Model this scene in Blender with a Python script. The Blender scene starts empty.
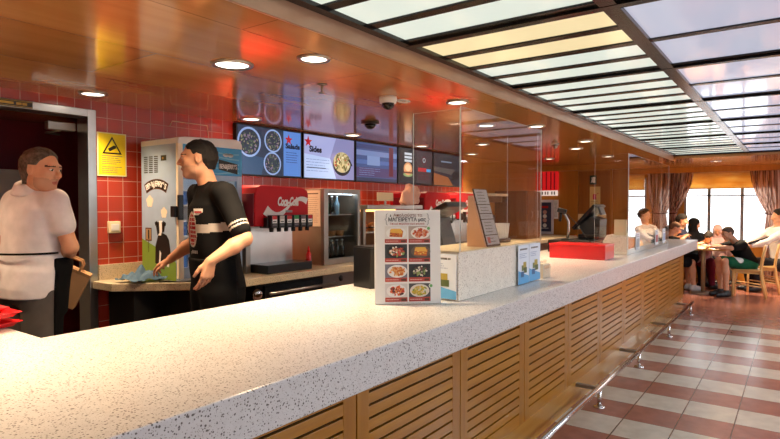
import bpy, bmesh, math, random
import numpy as np
from mathutils import Vector, Matrix, Euler
random.seed(7)
SC = bpy.context.scene
COL = SC.collection
PI = math.pi

# ------------------------------------------------------------------ materials
def srgb(h):
    h = h.lstrip('#')
    c = [int(h[i:i+2], 16)/255 for i in (0, 2, 4)]
    return tuple(((x+.055)/1.055)**2.4 if x > .04045 else x/12.92 for x in c)+(1,)

class NT:
    def __init__(s, name):
        s.m = bpy.data.materials.new(name); s.m.use_nodes = True
        s.t = s.m.node_tree; s.n = s.t.nodes
        s.b = s.n['Principled BSDF']; s.out = s.n['Material Output']
    def add(s, typ, **kw):
        n = s.n.new(typ)
        for k, v in kw.items():
            setattr(n, k, v)
        return n
    def link(s, a, b): s.t.links.new(a, b)
    def coord(s, kind='Object', scale=(1, 1, 1), loc=(0, 0, 0), rot=(0, 0, 0)):
        tc = s.add('ShaderNodeTexCoord'); mp = s.add('ShaderNodeMapping')
        mp.inputs['Scale'].default_value = scale; mp.inputs['Location'].default_value = loc
        mp.inputs['Rotation'].default_value = rot
        s.link(tc.outputs[kind], mp.inputs['Vector']); return mp.outputs['Vector']
    def noise(s, vec, scale, detail=3, rough=.5, dist=0):
        n = s.add('ShaderNodeTexNoise'); n.inputs['Scale'].default_value = scale
        n.inputs['Detail'].default_value = detail; n.inputs['Roughness'].default_value = rough
        n.inputs['Distortion'].default_value = dist
        s.link(vec, n.inputs['Vector']); return n.outputs['Fac']
    def ramp(s, fac, stops, interp='LINEAR'):
        r = s.add('ShaderNodeValToRGB'); r.color_ramp.interpolation = interp
        e = r.color_ramp.elements
        while len(e) < len(stops): e.new(.5)
        for i, (p, c) in enumerate(stops):
            e[i].position = p; e[i].color = c
        s.link(fac, r.inputs['Fac']); return r.outputs['Color']
    def mix(s, fac, a, b, mode='MIX'):
        m = s.add('ShaderNodeMix', data_type='RGBA', blend_type=mode)
        for sock, v in ((m.inputs[0], fac), (m.inputs[6], a), (m.inputs[7], b)):
            if hasattr(v, 'is_linked'): s.link(v, sock)
            else: sock.default_value = v
        return m.outputs[2]
    def math(s, op, a, b=None):
        m = s.add('ShaderNodeMath', operation=op)
        for i, v in ((0, a), (1, b)):
            if v is None: continue
            if hasattr(v, 'is_linked'): s.link(v, m.inputs[i])
            else: m.inputs[i].default_value = v
        return m.outputs[0]
    def bump(s, h, strength=.2, dist=.01):
        b = s.add('ShaderNodeBump'); b.inputs['Strength'].default_value = strength
        b.inputs['Distance'].default_value = dist
        s.link(h, b.inputs['Height']); s.link(b.outputs[0], s.b.inputs['Normal'])
    def base(s, col):
        if hasattr(col, 'is_linked'): s.link(col, s.b.inputs['Base Color'])
        else: s.b.inputs['Base Color'].default_value = col
    def set(s, **kw):
        for k, v in kw.items():
            s.b.inputs[k.replace('_', ' ')].default_value = v
        return s

MATS = {}
def mat(name, hexcol, rough=.5, metal=0., coat=0., vary=.06, vscale=8., spec=.5, sub=0.):
    """plain surface with a light procedural mottling"""
    if name in MATS: return MATS[name]
    t = NT(name); c = srgb(hexcol)
    v = t.coord()
    n = t.noise(v, vscale, 4)
    d = tuple(x*(1-vary) for x in c[:3])+(1,); l = tuple(min(1, x*(1+vary)) for x in c[:3])+(1,)
    t.base(t.ramp(n, [(.3, d), (.7, l)]))
    t.set(Roughness=rough, Metallic=metal)
    t.b.inputs['Coat Weight'].default_value = coat
    t.b.inputs['Specular IOR Level'].default_value = spec
    if sub:
        t.b.inputs['Subsurface Weight'].default_value = sub
        t.b.inputs['Subsurface Radius'].default_value = (.02, .008, .004)
        t.b.inputs['Subsurface Scale'].default_value = .3
    MATS[name] = t.m; return t.m

def emat(name, hexcol, strength=1., gloss=.0):
    if name in MATS: return MATS[name]
    t = NT(name); c = srgb(hexcol)
    t.base((c[0]*.1, c[1]*.1, c[2]*.1, 1)); t.set(Roughness=.25)
    t.b.inputs['Emission Color'].default_value = c
    t.b.inputs['Emission Strength'].default_value = strength
    MATS[name] = t.m; return t.m

def glass_mat(name, tint=(1, 1, 1, 1), refl=1.0, ior=1.5):
    """thin sheet: clear transmission plus fresnel reflection"""
    if name in MATS: return MATS[name]
    t = NT(name); t.n.remove(t.b)
    tr = t.add('ShaderNodeBsdfTransparent'); tr.inputs[0].default_value = tint
    gl = t.add('ShaderNodeBsdfGlossy'); gl.inputs['Roughness'].default_value = .012
    ge = t.add('ShaderNodeNewGeometry'); dp = t.add('ShaderNodeVectorMath', operation='DOT_PRODUCT')
    t.link(ge.outputs['Incoming'], dp.inputs[0]); t.link(ge.outputs['Normal'], dp.inputs[1])
    fz_ = t.math('POWER', t.math('SUBTRACT', 1., t.math('ABSOLUTE', dp.outputs['Value'])), 5.)
    f = t.math('MULTIPLY', t.math('ADD', t.math('MULTIPLY', fz_, .96), .04), refl)
    mx = t.add('ShaderNodeMixShader')
    t.link(f, mx.inputs[0]); t.link(tr.outputs[0], mx.inputs[1]); t.link(gl.outputs[0], mx.inputs[2])
    t.link(mx.outputs[0], t.out.inputs[0]); MATS[name] = t.m; return t.m

# ------------------------------------------------------------------ mesh builder
class MB:
    def __init__(s): s.v = []; s.f = []; s.mi = []; s.sm = []; s.mats = []
    def m(s, material):
        if material not in s.mats: s.mats.append(material)
        return s.mats.index(material)
    def raw(s, verts, faces, material, smooth=False, M=None):
        o = len(s.v)
        if M is not None: verts = [M @ Vector(p) for p in verts]
        s.v += [tuple(p) for p in verts]; k = s.m(material)
        for f in faces:
            s.f.append(tuple(i+o for i in f)); s.mi.append(k); s.sm.append(smooth)
    def bm(s, b, material, smooth=False, M=None):
        b.verts.index_update()
        s.raw([v.co.copy() for v in b.verts], [[v.index for v in f.verts] for f in b.faces], material, smooth, M)
        b.free()
    def box(s, c, size, material, bev=0., rot=None, M=None, seg=2):
        b = bmesh.new(); bmesh.ops.create_cube(b, size=1)
        for v in b.verts: v.co = Vector((v.co.x*size[0], v.co.y*size[1], v.co.z*size[2]))
        if bev: bmesh.ops.bevel(b, geom=b.edges[:], offset=bev, segments=seg, affect='EDGES', profile=.6)
        T = Matrix.Translation(c)
        if rot is not None: T = T @ Euler(rot).to_matrix().to_4x4()
        if M is not None: T = M @ T
        s.bm(b, material, bool(bev) and seg > 2, T)
    def bb(s, a, b, material, bev=0., M=None, seg=2):
        s.box([(p+q)/2 for p, q in zip(a, b)], [abs(q-p) for p, q in zip(a, b)], material, bev, None, M, seg)
    def tube(s, pts, r, material, n=12, M=None, cap=True, radii=None):
        pts = [Vector(p) for p in pts]; V = []; F = []
        up = None
        for i, p in enumerate(pts):
            d = (pts[min(i+1, len(pts)-1)]-pts[max(i-1, 0)]).normalized()
            if up is None:
                up = d.orthogonal().normalized()
            else:
                up = (up-d*up.dot(d)); up = up.normalized() if up.length > 1e-6 else d.orthogonal().normalized()
            w = d.cross(up); rr = radii[i] if radii else r
            for k in range(n):
                a = 2*PI*k/n; V.append(p+(up*math.cos(a)+w*math.sin(a))*rr)
        for i in range(len(pts)-1):
            for k in range(n):
                a = i*n+k; b = i*n+(k+1) % n; F.append((a, b, b+n, a+n))
        if cap:
            F.append(tuple(range(n-1, -1, -1))); F.append(tuple(range((len(pts)-1)*n, len(pts)*n)))
        s.raw(V, F, material, True, M)
    def lathe(s, prof, material, n=24, M=None, smooth=True):
        """prof: list of (r, z) turned about local z"""
        V = []; F = []
        for r, z in prof:
            for k in range(n):
                a = 2*PI*k/n; V.append((r*math.cos(a), r*math.sin(a), z))
        for i in range(len(prof)-1):
            for k in range(n):
                a = i*n+k; b = i*n+(k+1) % n; F.append((a, b, b+n, a+n))
        if prof[0][0] > 1e-5: F.append(tuple(range(n-1, -1, -1)))
        if prof[-1][0] > 1e-5: F.append(tuple(range((len(prof)-1)*n, len(prof)*n)))
        s.raw(V, F, material, smooth, M)
    def prism(s, poly, z0, z1, material, bev=0., M=None, smooth=False, seg=2):
        b = bmesh.new(); vs = [b.verts.new((x, y, z0)) for x, y in poly]
        f = b.faces.new(vs); b.normal_update()
        if f.normal.z > 0: f.normal_flip()
        r = bmesh.ops.extrude_face_region(b, geom=[f])
        for e in r['geom']:
            if isinstance(e, bmesh.types.BMVert): e.co.z = z1
        bmesh.ops.recalc_face_normals(b, faces=b.faces[:])
        if bev: bmesh.ops.bevel(b, geom=b.edges[:], offset=bev, segments=seg, affect='EDGES', profile=.6)
        s.bm(b, material, smooth, M)
    def ell(s, c, r, material, M=None, seg=16, rings=10, rot=None):
        b = bmesh.new(); bmesh.ops.create_uvsphere(b, u_segments=seg, v_segments=rings, radius=1)
        T = Matrix.Translation(c)
        if rot is not None: T = T @ Euler(rot).to_matrix().to_4x4()
        T = T @ Matrix.Diagonal((r[0], r[1], r[2], 1))
        if M is not None: T = M @ T
        s.bm(b, material, True, T)
    def text(s, body, material, M, size=.1, align='CENTER', bold=0., shear=0., depth=.0006, spacing=1., fit=None):
        cu = bpy.data.curves.new('lettering', 'FONT'); cu.body = body; cu.size = size
        cu.align_x = align; cu.align_y = 'CENTER'; cu.offset = bold; cu.shear = shear
        cu.extrude = depth; cu.space_character = spacing; cu.resolution_u = 3
        o = bpy.data.objects.new('lettering', cu); COL.objects.link(o)
        dg = bpy.context.evaluated_depsgraph_get()
        me = bpy.data.meshes.new_from_object(o.evaluated_get(dg))
        V = [v.co.copy() for v in me.vertices]; F = [tuple(p.vertices) for p in me.polygons]
        if fit and V:
            w = max(v.x for v in V)-min(v.x for v in V); k = fit/w
            for v in V: v.x *= k
        s.raw(V, F, material, False, M)
        bpy.data.objects.remove(o); bpy.data.curves.remove(cu); bpy.data.meshes.remove(me)
    def build(s, name, parent=None, world=True):
        me = bpy.data.meshes.new(name)
        me.from_pydata(s.v, [], s.f)
        for m_ in s.mats: me.materials.append(m_)
        me.polygons.foreach_set('material_index', s.mi)
        me.polygons.foreach_set('use_smooth', s.sm)
        me.update()
        o = bpy.data.objects.new(name, me); COL.objects.link(o)
        if parent is not None:
            o.parent = parent
            o.matrix_parent_inverse = Matrix.Identity(4)
            if world:   # geometry was given in world space: bring it into the parent's frame
                me.transform(PM(parent).inverted())
        return o

def PM(o):
    M = o.matrix_basis.copy()
    return PM(o.parent) @ M if o.parent else M

def tag(o, label, cat, group=None, kind=None):
    o['label'] = label; o['category'] = cat
    if group: o['group'] = group
    if kind: o['kind'] = kind
    return o
def thing(name, label, cat, loc=(0, 0, 0), rz=0., group=None):
    o = bpy.data.objects.new(name, None); COL.objects.link(o)
    o.empty_display_size = .1
    o.location = loc; o.rotation_euler = (0, 0, rz)
    return tag(o, label, cat, group)
def struct(mb, name, label=None):
    o = mb.build(name); o['kind'] = 'structure'
    if label: o['label'] = label
    return o
def dup(root, loc=None, rz=None, label=None, group=None):
    r = root.copy(); COL.objects.link(r)
    if loc is not None: r.location = loc
    if rz is not None: r.rotation_euler = (0, 0, rz)
    if label: r['label'] = label
    if group: r['group'] = group
    for ch in list(root.children):
        c = ch.copy(); COL.objects.link(c); c.parent = r
        for g in list(ch.children):
            d = g.copy(); COL.objects.link(d); d.parent = c
    return r
def frame(o, x, y):
    """matrix whose local x, y lie in a plane (origin o), z out of it"""
    x = Vector(x).normalized(); y = Vector(y); y = (y-x*y.dot(x)).normalized(); z = x.cross(y)
    M = Matrix((x, y, z)).transposed().to_4x4(); M.translation = Vector(o); return M

class Art:
    """flat printed shapes laid on a plane, in the local x, y of M"""
    def __init__(s, mb, M): s.mb = mb; s.M = M; s.z = 0
    def L(s, z): return s.M @ Matrix.Translation((0, 0, z))
    def rect(s, x0, y0, x1, y1, m, z=.0005):
        s.mb.raw([(x0, y0, z), (x1, y0, z), (x1, y1, z), (x0, y1, z)], [(0, 1, 2, 3)], m, False, s.M)
    def poly(s, pts, m, z=.0005):
        s.mb.raw([(x, y, z) for x, y in pts], [tuple(range(len(pts)))], m, False, s.M)
    def disc(s, x, y, rx, m, z=.0005, ry=None, n=20, a0=0., rot=0.):
        ry = ry or rx; c_, s_ = math.cos(rot), math.sin(rot)
        P = []
        for k in range(n):
            a = a0+2*PI*k/n; p, q = rx*math.cos(a), ry*math.sin(a)
            P.append((x+p*c_-q*s_, y+p*s_+q*c_))
        s.poly(P, m, z)
    def star(s, x, y, r, m, z=.0005, k=.42, rot=0.):
        P = [(x+(r if i % 2 == 0 else r*k)*math.sin(rot+PI*i/5), y+(r if i % 2 == 0 else r*k)*math.cos(rot+PI*i/5)) for i in range(10)]
        # fan from the centre keeps the star's concave outline
        V = [(x, y, z)]+[(p, q, z) for p, q in P]
        s.mb.raw(V, [(0, 1+(i+1) % 10, 1+i) for i in range(10)], m, False, s.M)
    def band(s, pts, w, m, z=.0005):
        """stroke along points with width(s)"""
        n = len(pts); V = []; F = []
        for i, (x, y) in enumerate(pts):
            a = pts[max(i-1, 0)]; b = pts[min(i+1, n-1)]
            d = Vector((b[0]-a[0], b[1]-a[1])).normalized(); ww = w[i] if isinstance(w, (list, tuple)) else w
            V += [(x-d.y*ww/2, y+d.x*ww/2, z), (x+d.y*ww/2, y-d.x*ww/2, z)]
        for i in range(n-1): F.append((2*i, 2*i+1, 2*i+3, 2*i+2))
        s.mb.raw(V, F, m, False, s.M)
    def lines(s, x0, y0, x1, y1, n, m, z=.0006, fill=.35, rag=.3, rnd=None):
        """rows of small print"""
        rnd = rnd or random
        h = (y1-y0)/n
        for i in range(n):
            y = y1-(i+.5)*h; e = x1-(x1-x0)*rag*rnd.random()
            x = x0
            while x < e-1e-6:
                w = min(e-x, (x1-x0)*rnd.uniform(.06, .2)); s.rect(x, y-h*fill/2, x+w*.86, y+h*fill/2, m, z); x += w
    def text(s, body, x, y, size, m, z=.0006, **kw):
        s.mb.text(body, m, s.M @ Matrix.Translation((x, y, z)), size, **kw)
# ------------------------------------------------------------------ setting
WHITE = mat('white_plastic', '#e9e8e4', .35)
BLACK = mat('black_plastic', '#101012', .35)
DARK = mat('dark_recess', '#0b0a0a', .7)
STEEL = mat('brushed_steel', '#b9b7b2', .28, 1.)
STEEL2 = mat('satin_steel', '#9a938a', .38, .85)
CHROME = mat('polished_steel', '#d8d8d8', .12, 1., vary=.02)
RED = mat('red_plastic', '#d5121c', .3, coat=.3)
CREAM = mat('cream_plastic', '#e2d3ae', .5)

def mat_tile():
    t = NT('red_wall_tile'); v = t.coord('Object')
    br = t.add('ShaderNodeTexBrick'); t.link(v, br.inputs['Vector'])
    mp = v.node; mp.inputs['Rotation'].default_value = (PI/2, 0, 0); mp.inputs['Location'].default_value = (.012, .058, 0)
    br.offset = 0; br.squash = 1; br.inputs['Scale'].default_value = 1
    br.inputs['Color1'].default_value = srgb('#a33626'); br.inputs['Color2'].default_value = srgb('#b23f2b')
    br.inputs['Mortar'].default_value = srgb('#c9a08a'); br.inputs['Mortar Size'].default_value = .0022
    br.inputs['Mortar Smooth'].default_value = .1
    br.inputs['Brick Width'].default_value = .1165; br.inputs['Row Height'].default_value = .1165
    t.base(br.outputs['Color']); t.set(Roughness=.22)
    t.bump(t.math('SUBTRACT', 1., br.outputs['Fac']), .4, .002); return t.m
TILE = mat_tile()

def wood(name, c1, c2, axis, scale=14., rough=.3, coat=.3, metal=0.):
    t = NT(name)
    sc = {'x': (.06, 1, 1), 'y': (1, .06, 1), 'z': (1, 1, .06)}[axis]
    v = t.coord('Object', sc)
    a = t.noise(v, scale, 6, .6, .4); b = t.noise(v, scale*4, 3, .6)
    f = t.math('ADD', t.math('MULTIPLY', a, .7), t.math('MULTIPLY', b, .3))
    t.base(t.ramp(f, [(.32, srgb(c1)), (.68, srgb(c2))]))
    t.set(Roughness=rough, Metallic=metal); t.b.inputs['Coat Weight'].default_value = coat
    t.b.inputs['Coat Roughness'].default_value = .08
    return t.m
OAK = wood('counter_oak', '#925a04', '#b0780e', 'x')
OAKV = wood('stile_oak', '#8e5704', '#aa730c', 'z')
WALLWOOD = wood('wall_wood', '#a86a24', '#c08234', 'z', 8)
BEECH = wood('beech', '#d2a25c', '#e2b877', 'z', 10)
def mat_copper():
    t = NT('copper_wood_ceiling'); v = t.coord('Object', (.05, .8, 1))
    a = t.noise(v, 6, 5, .6, .3); v2 = t.coord('Object', (1, 1, 1))
    br = t.add('ShaderNodeTexBrick'); t.link(v2, br.inputs['Vector']); br.offset = .37
    br.inputs['Scale'].default_value = 1; br.inputs['Brick Width'].default_value = 2.6
    br.inputs['Row Height'].default_value = .66; br.inputs['Mortar Size'].default_value = .003
    br.inputs['Color1'].default_value = (1, 1, 1, 1); br.inputs['Color2'].default_value = (.86, .84, .82, 1)
    br.inputs['Mortar'].default_value = (.45, .4, .36, 1)
    c = t.ramp(a, [(.3, srgb('#c08850')), (.7, srgb('#d8a066'))])
    t.base(t.mix(1., c, br.outputs['Color'], 'MULTIPLY')); t.set(Roughness=.13, Metallic=.3)
    w = t.noise(v2, 3., 2); t.bump(w, .05, .02)
    return t.m
COPPER = mat_copper()
def mat_stone(name, c1='#cfcecd', dark='#5f5b58', mid='#a19a92'):
    t = NT(name); v = t.coord('Object')
    vo = t.add('ShaderNodeTexVoronoi'); vo.inputs['Scale'].default_value = 105; t.link(v, vo.inputs['Vector'])
    vo2 = t.add('ShaderNodeTexVoronoi'); vo2.inputs['Scale'].default_value = 190; t.link(v, vo2.inputs['Vector'])
    pick = t.noise(v, 60, 2)
    s1 = t.ramp(t.math('ADD', vo.outputs['Distance'], t.math('MULTIPLY', pick, .55)), [(.50, (1, 1, 1, 1)), (.56, (0, 0, 0, 1))])
    s2 = t.ramp(t.math('ADD', vo2.outputs['Distance'], t.math('MULTIPLY', t.noise(v, 85, 2), .5)), [(.42, (1, 1, 1, 1)), (.52, (0, 0, 0, 1))])
    b = t.ramp(t.noise(v, 25, 3), [(.3, srgb(c1)), (.7, tuple(min(1, x*1.1) for x in srgb(c1)[:3])+(1,))])
    c = t.mix(s2, b, srgb(mid)); c = t.mix(s1, c, srgb(dark))
    t.base(c); t.set(Roughness=.3); t.b.inputs['Coat Weight'].default_value = .06; t.b.inputs['Coat Roughness'].default_value = .1
    return t.m
STONE = mat_stone('speckled_worktop')
STONE2 = mat_stone('speckled_plinth', '#ebe5d8', '#b5aa98', '#cfc6b4')
def mat_floor():
    t = NT('striped_floor_tile'); g = t.add('ShaderNodeNewGeometry'); sp = t.add('ShaderNodeSeparateXYZ')
    t.link(g.outputs['Position'], sp.inputs[0]); x, y = sp.outputs[0], sp.outputs[1]
    k = t.math('FLOOR', t.math('DIVIDE', t.math('SUBTRACT', x, 4.17), .343))
    odd = t.math('FLOORED_MODULO', k, 2.) if False else t.math('ABSOLUTE', t.math('MODULO', k, 2.))
    near = t.math('LESS_THAN', x, 8.29)
    f = t.math('MULTIPLY', odd, near)
    def grout(c, o, p, w):
        u = t.math('FRACT', t.math('ADD', t.math('DIVIDE', t.math('SUBTRACT', c, o), p), 100.))
        d = t.math('ABSOLUTE', t.math('SUBTRACT', u, .5)); return t.math('GREATER_THAN', d, .5-w/p/2)
    gr = t.math('MAXIMUM', grout(x, 4.17, .343, .004), grout(y, .334, .323, .008))
    v = t.coord('Object'); n = t.noise(v, 9, 4)
    cream = t.ramp(n, [(.3, srgb('#b7ac9b')), (.7, srgb('#cabfae'))]); red = t.ramp(n, [(.3, srgb('#8b5648')), (.7, srgb('#9d6757'))])
    c = t.mix(f, red, cream); c = t.mix(gr, c, srgb('#5a3c30'))
    t.base(c); t.set(Roughness=.22); t.b.inputs['Specular IOR Level'].default_value = .45
    return t.m
FLOORM = mat_floor()
SVC = mat('service_floor', '#4a2a22', .5)
MAROON = mat('maroon_wall', '#7a2432', .45)
BEIGE = mat('beige_riser', '#b98f74', .3, .2)
BEAM = mat('dark_ceiling_beam', '#1a1512', .25, .2)
PLAIN = mat('pale_wall', '#b98d60', .6)
GLASS = glass_mat('window_glass', refl=.8)
PLEXI = glass_mat('plexiglass', (.985, .985, .98, 1), 1.4, 1.5)
EDGE = mat('plexi_edge', '#dfe3e0', .2)

# floors
mb = MB(); mb.bb((-2.5, -5, -.1), (13.5, 1.5, 0), FLOORM); mb.bb((9.2, 1.5, -.1), (13.5, 2.6, 0), FLOORM)
struct(mb, 'floor')
mb = MB(); mb.bb((-2.5, 1.5, -.1), (10.9, 5.9, .06), SVC)
mb2 = MB(); mb2.prism([(-2.5, 1.5), (9.19, 1.5), (9.19, 2.6), (10.8, 2.6), (10.8, 4.3), (2.2, 4.3), (2.2, 5.9), (-2.5, 5.9)], -.1, .06, SVC)
struct(mb2, 'floor_service')

# back wall with a doorway x 1.0 .. 2.06, y 4.2
mb = MB()
mb.bb((-2.5, 4.2, 0), (.96, 4.32, 2.4), TILE); mb.bb((2.1, 4.2, 0), (7.75, 4.32, 2.4), TILE)
mb.bb((.96, 4.2, 2.2), (2.1, 4.32, 2.4), TILE)
struct(mb, 'wall_back')
mb = MB(); mb.bb((7.75, 4.2, 0), (10.9, 4.32, 2.4), WALLWOOD); struct(mb, 'wall_back_wood')
# room behind the doorway
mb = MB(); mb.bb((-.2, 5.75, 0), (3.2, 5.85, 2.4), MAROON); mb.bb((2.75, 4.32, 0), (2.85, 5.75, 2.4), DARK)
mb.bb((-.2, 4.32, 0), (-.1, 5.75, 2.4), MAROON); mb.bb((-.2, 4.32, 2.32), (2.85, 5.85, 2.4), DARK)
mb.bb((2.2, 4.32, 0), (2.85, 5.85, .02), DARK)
struct(mb, 'wall_passage')
mb = MB()
mb.bb((2.045, 4.17, .06), (2.105, 4.33, 2.2), STEEL, .004); mb.bb((.95, 4.17, .06), (1.01, 4.33, 2.2), STEEL, .004)
mb.bb((1.01, 4.17, 2.145), (2.045, 4.33, 2.2), STEEL, .004)
d1 = struct(mb, 'door_1')
# end walls
mb = MB(); mb.bb((10.8, 1.95, 0), (10.92, 4.32, 2.4), WALLWOOD); struct(mb, 'wall_service_end')
mb = MB(); mb.bb((10.9, 2.45, 0), (13.5, 2.55, 2.5), WALLWOOD); struct(mb, 'wall_lounge_left')
def window_wall(mb, axis, pos, thick, spans, lo, hi, zs, zh, ztop, m):
    """wall with openings 'spans' between heights zs..zh"""
    def b(a0, a1, z0, z1):
        if axis == 'x': mb.bb((pos, a0, z0), (pos+thick, a1, z1), m)
        else: mb.bb((a0, pos, z0), (a1, pos+thick, z1), m)
    b(lo, hi, 0, zs); b(lo, hi, zh, ztop)
    e = lo
    for a, c in spans: b(e, a, zs, zh); e = c
    b(e, hi, zs, zh)
mb = MB(); ESP = [(-1.6, .08), (.35, 1.95)]
window_wall(mb, 'x', 13.3, .12, ESP, -5, 2.6, .78, 2.12, 2.5, WALLWOOD); struct(mb, 'wall_end')
mb = MB(); RSP = [(-1.4, .4), (1.1, 2.9), (3.6, 5.4), (6.1, 7.9), (8.6, 10.4), (11.1, 12.7)]
window_wall(mb, 'y', -5.12, .12, RSP, -2.5, 13.4, .8, 2.1, 2.5, PLAIN); struct(mb, 'wall_right')
mb = MB(); mb.bb((-2.62, -5, 0), (-2.5, 5.9, 2.5), PLAIN); struct(mb, 'wall_rear')

# ceilings
ZC, ZG = 2.27, 2.36
mb = MB(); mb.bb((-2.5, 1.74, ZC), (10.92, 5.9, ZC+.05), COPPER); struct(mb, 'ceiling')
mb = MB(); mb.bb((-2.5, 1.725, ZC-.004), (10.62, 1.74, ZG+.02), BEIGE); struct(mb, 'trim_1')
mb = MB(); mb.bb((10.62, -5.1, 2.3), (13.42, 2.6, 2.5), COPPER); struct(mb, 'ceiling_lounge')
mb = MB(); mb.bb((13.12, -5, 2.19), (13.3, 2.45, 2.3), WALLWOOD, .006); struct(mb, 'trim_2')
mb = MB(); mb.bb((10.70, 1.96, 2.17), (10.80, 4.2, 2.27), WALLWOOD, .004); struct(mb, 'trim_3')
mb = MB(); mb.bb((-2.5, -5.1, ZG+.03), (10.62, -.43, ZG+.08), PLAIN); mb.bb((-2.6, -.6, ZG+.12), (10.7, 1.8, ZG+.15), PLAIN); struct(mb, 'ceiling_saloon')
# dark lattice; bays in y, modules of four narrow panes (left bay) or two wide ones (right bay) in x
X0, PX = -1.525, 1.35
beams = MB(); XS = [X0+PX*i for i in range(10)]
BAYL, BAYR = (.70, 1.675), (-.42, .63)
for y0, y1 in ((1.675, 1.725), (.63, .70), (-.49, -.42)):
    beams.bb((-2.5, y0, ZG-.012), (10.62, y1, ZG+.03), BEAM)
beams.bb((10.56, -.49, ZG-.02), (10.62, 1.725, ZG+.03), BEAM)
panes = []
for xs in XS:
    if xs < 10.5: beams.bb((xs-.066, -.45, ZG-.002), (xs+.066, 1.7, ZG+.03), BEAM)
    beams.bb((xs-.022, -.45, ZG-.014), (xs+.022, 1.7, ZG-.002), BEAM)
    e = xs+.07; w = (PX-.14-3*.07)/4
    for k in range(4):
        a = e+k*(w+.07)
        if a+w < 10.56: panes.append((a, a+w, BAYL, k))
        if k < 3 and a+w < 10.5: beams.bb((a+w+.004, BAYL[0], ZG-.001), (a+w+.066, BAYL[1], ZG+.03), BEAM)
    w2 = (PX-.14-.06)/2
    for k in range(2):
        a = e+k*(w2+.06)
        if a+w2 < 10.56: panes.append((a, a+w2, BAYR, k))
        if k == 0 and a+w2 < 10.5: beams.bb((a+w2+.004, BAYR[0], ZG-.001), (a+w2+.056, BAYR[1], ZG+.03), BEAM)
struct(beams, 'ceiling_lattice')

def pane_mat(name, hexcol, strength):
    t = NT(name); c = srgb(hexcol)
    t.base(srgb('#8d949a')); t.set(Roughness=.09); t.b.inputs['Specular IOR Level'].default_value = .7
    t.b.inputs['Emission Color'].default_value = c
    t.b.inputs['Emission Strength'].default_value = strength
    return t.m
P_COOL = pane_mat('backlit_glass', '#e4efe2', .78)
P_WARM = pane_mat('backlit_glass_warm', '#f6dfa8', .85)
P_BLUE = pane_mat('backlit_glass_daylight_tint', '#ccd2ea', .62)  # bluish tint of reflected daylight put into the glow colour
cache = {}
warm = 0
for (a, b, (y0, y1), k) in panes:
    if a < 1.0: continue
    blue = (y0 < 0); wm = (not blue) and 2.5 < a < 3.15
    mt = P_BLUE if blue else (P_WARM if wm else P_COOL)
    key = (blue, wm)
    if key not in cache:
        m_ = MB(); m_.bb((0, 0, 0), (b-a, y1-y0, .012), mt, .003); cache[key] = m_.build('light_panel')
        o = cache[key]
    else:
        o = cache[key].copy(); COL.objects.link(o)
    o.location = (a, y0, ZG+.006)
    if wm:
        warm += 1
        tag(o, ['warm yellow frosted glass ceiling panel, nearer of the only two warm ones', 'warm yellow frosted glass ceiling panel, farther of the only two warm ones'][warm-1], 'ceiling light', 'frosted ceiling light panels')
    elif blue: tag(o, 'wide bluish frosted glass panel in the dark ceiling lattice on the aisle side', 'ceiling light', 'wide bluish ceiling panels')
    else: tag(o, 'narrow white backlit glass panel in the dark ceiling lattice beside the wood ceiling', 'ceiling light', 'narrow white ceiling panels')

# windows: frame, mullions, panes
def window(n, axis, pos, a0, a1, z0, z1, mull, bars=True):
    fr = MB(); FM = mat('grey_window_frame', '#8f9091', .4)
    def b(p, q, za, zb, d=.05):
        if axis == 'x': fr.bb((pos+.03, p, za), (pos+.03+d, q, zb), FM, .004)
        else: fr.bb((p, pos+.03, za), (q, pos+.03+d, zb), FM, .004)
    b(a0, a0+.04, z0, z1); b(a1-.04, a1, z0, z1); b(a0, a1, z0, z0+.04); b(a0, a1, z1-.04, z1)
    for m_ in mull: b(m_-.03, m_+.03, z0, z1)
    if bars: b(a0, a1, 1.70, 1.725)
    o = struct(fr, 'window_%d' % n)
    g = MB()
    if axis == 'x': g.bb((pos+.05, a0+.02, z0+.02), (pos+.056, a1-.02, z1-.02), GLASS)
    else: g.bb((a0+.02, pos+.05, z0+.02), (a1-.02, pos+.056, z1-.02), GLASS)
    gp = g.build('pane', o); return o
window(1, 'x', 13.3, .35, 1.95, .78, 2.12, (.912, 1.493))
window(2, 'x', 13.3, -1.6, .08, .78, 2.12, (-1.06, -.48))
for i, (a, b) in enumerate(RSP): window(3+i, 'y', -5.12, a, b, .8, 2.1, ((a+b)/2,), False)

# service-end door with frame
mb = MB()
mb.bb((10.765, 2.80, .0), (10.80, 3.37, 2.15), wood('door_wood', '#8f5620', '#a4682a', 'z', 8), .004)
for y in (2.76, 3.38): mb.bb((10.755, y, 0), (10.80, y+.04, 2.19), WALLWOOD, .004)
mb.bb((10.755, 2.76, 2.15), (10.80, 3.42, 2.19), WALLWOOD, .004)
d2 = struct(mb, 'door_2')
h = MB(); h.tube([(10.765, 2.87, 1.02), (10.72, 2.87, 1.02), (10.72, 2.99, 1.02)], .01, STEEL); h.build('handle', d2)

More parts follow.
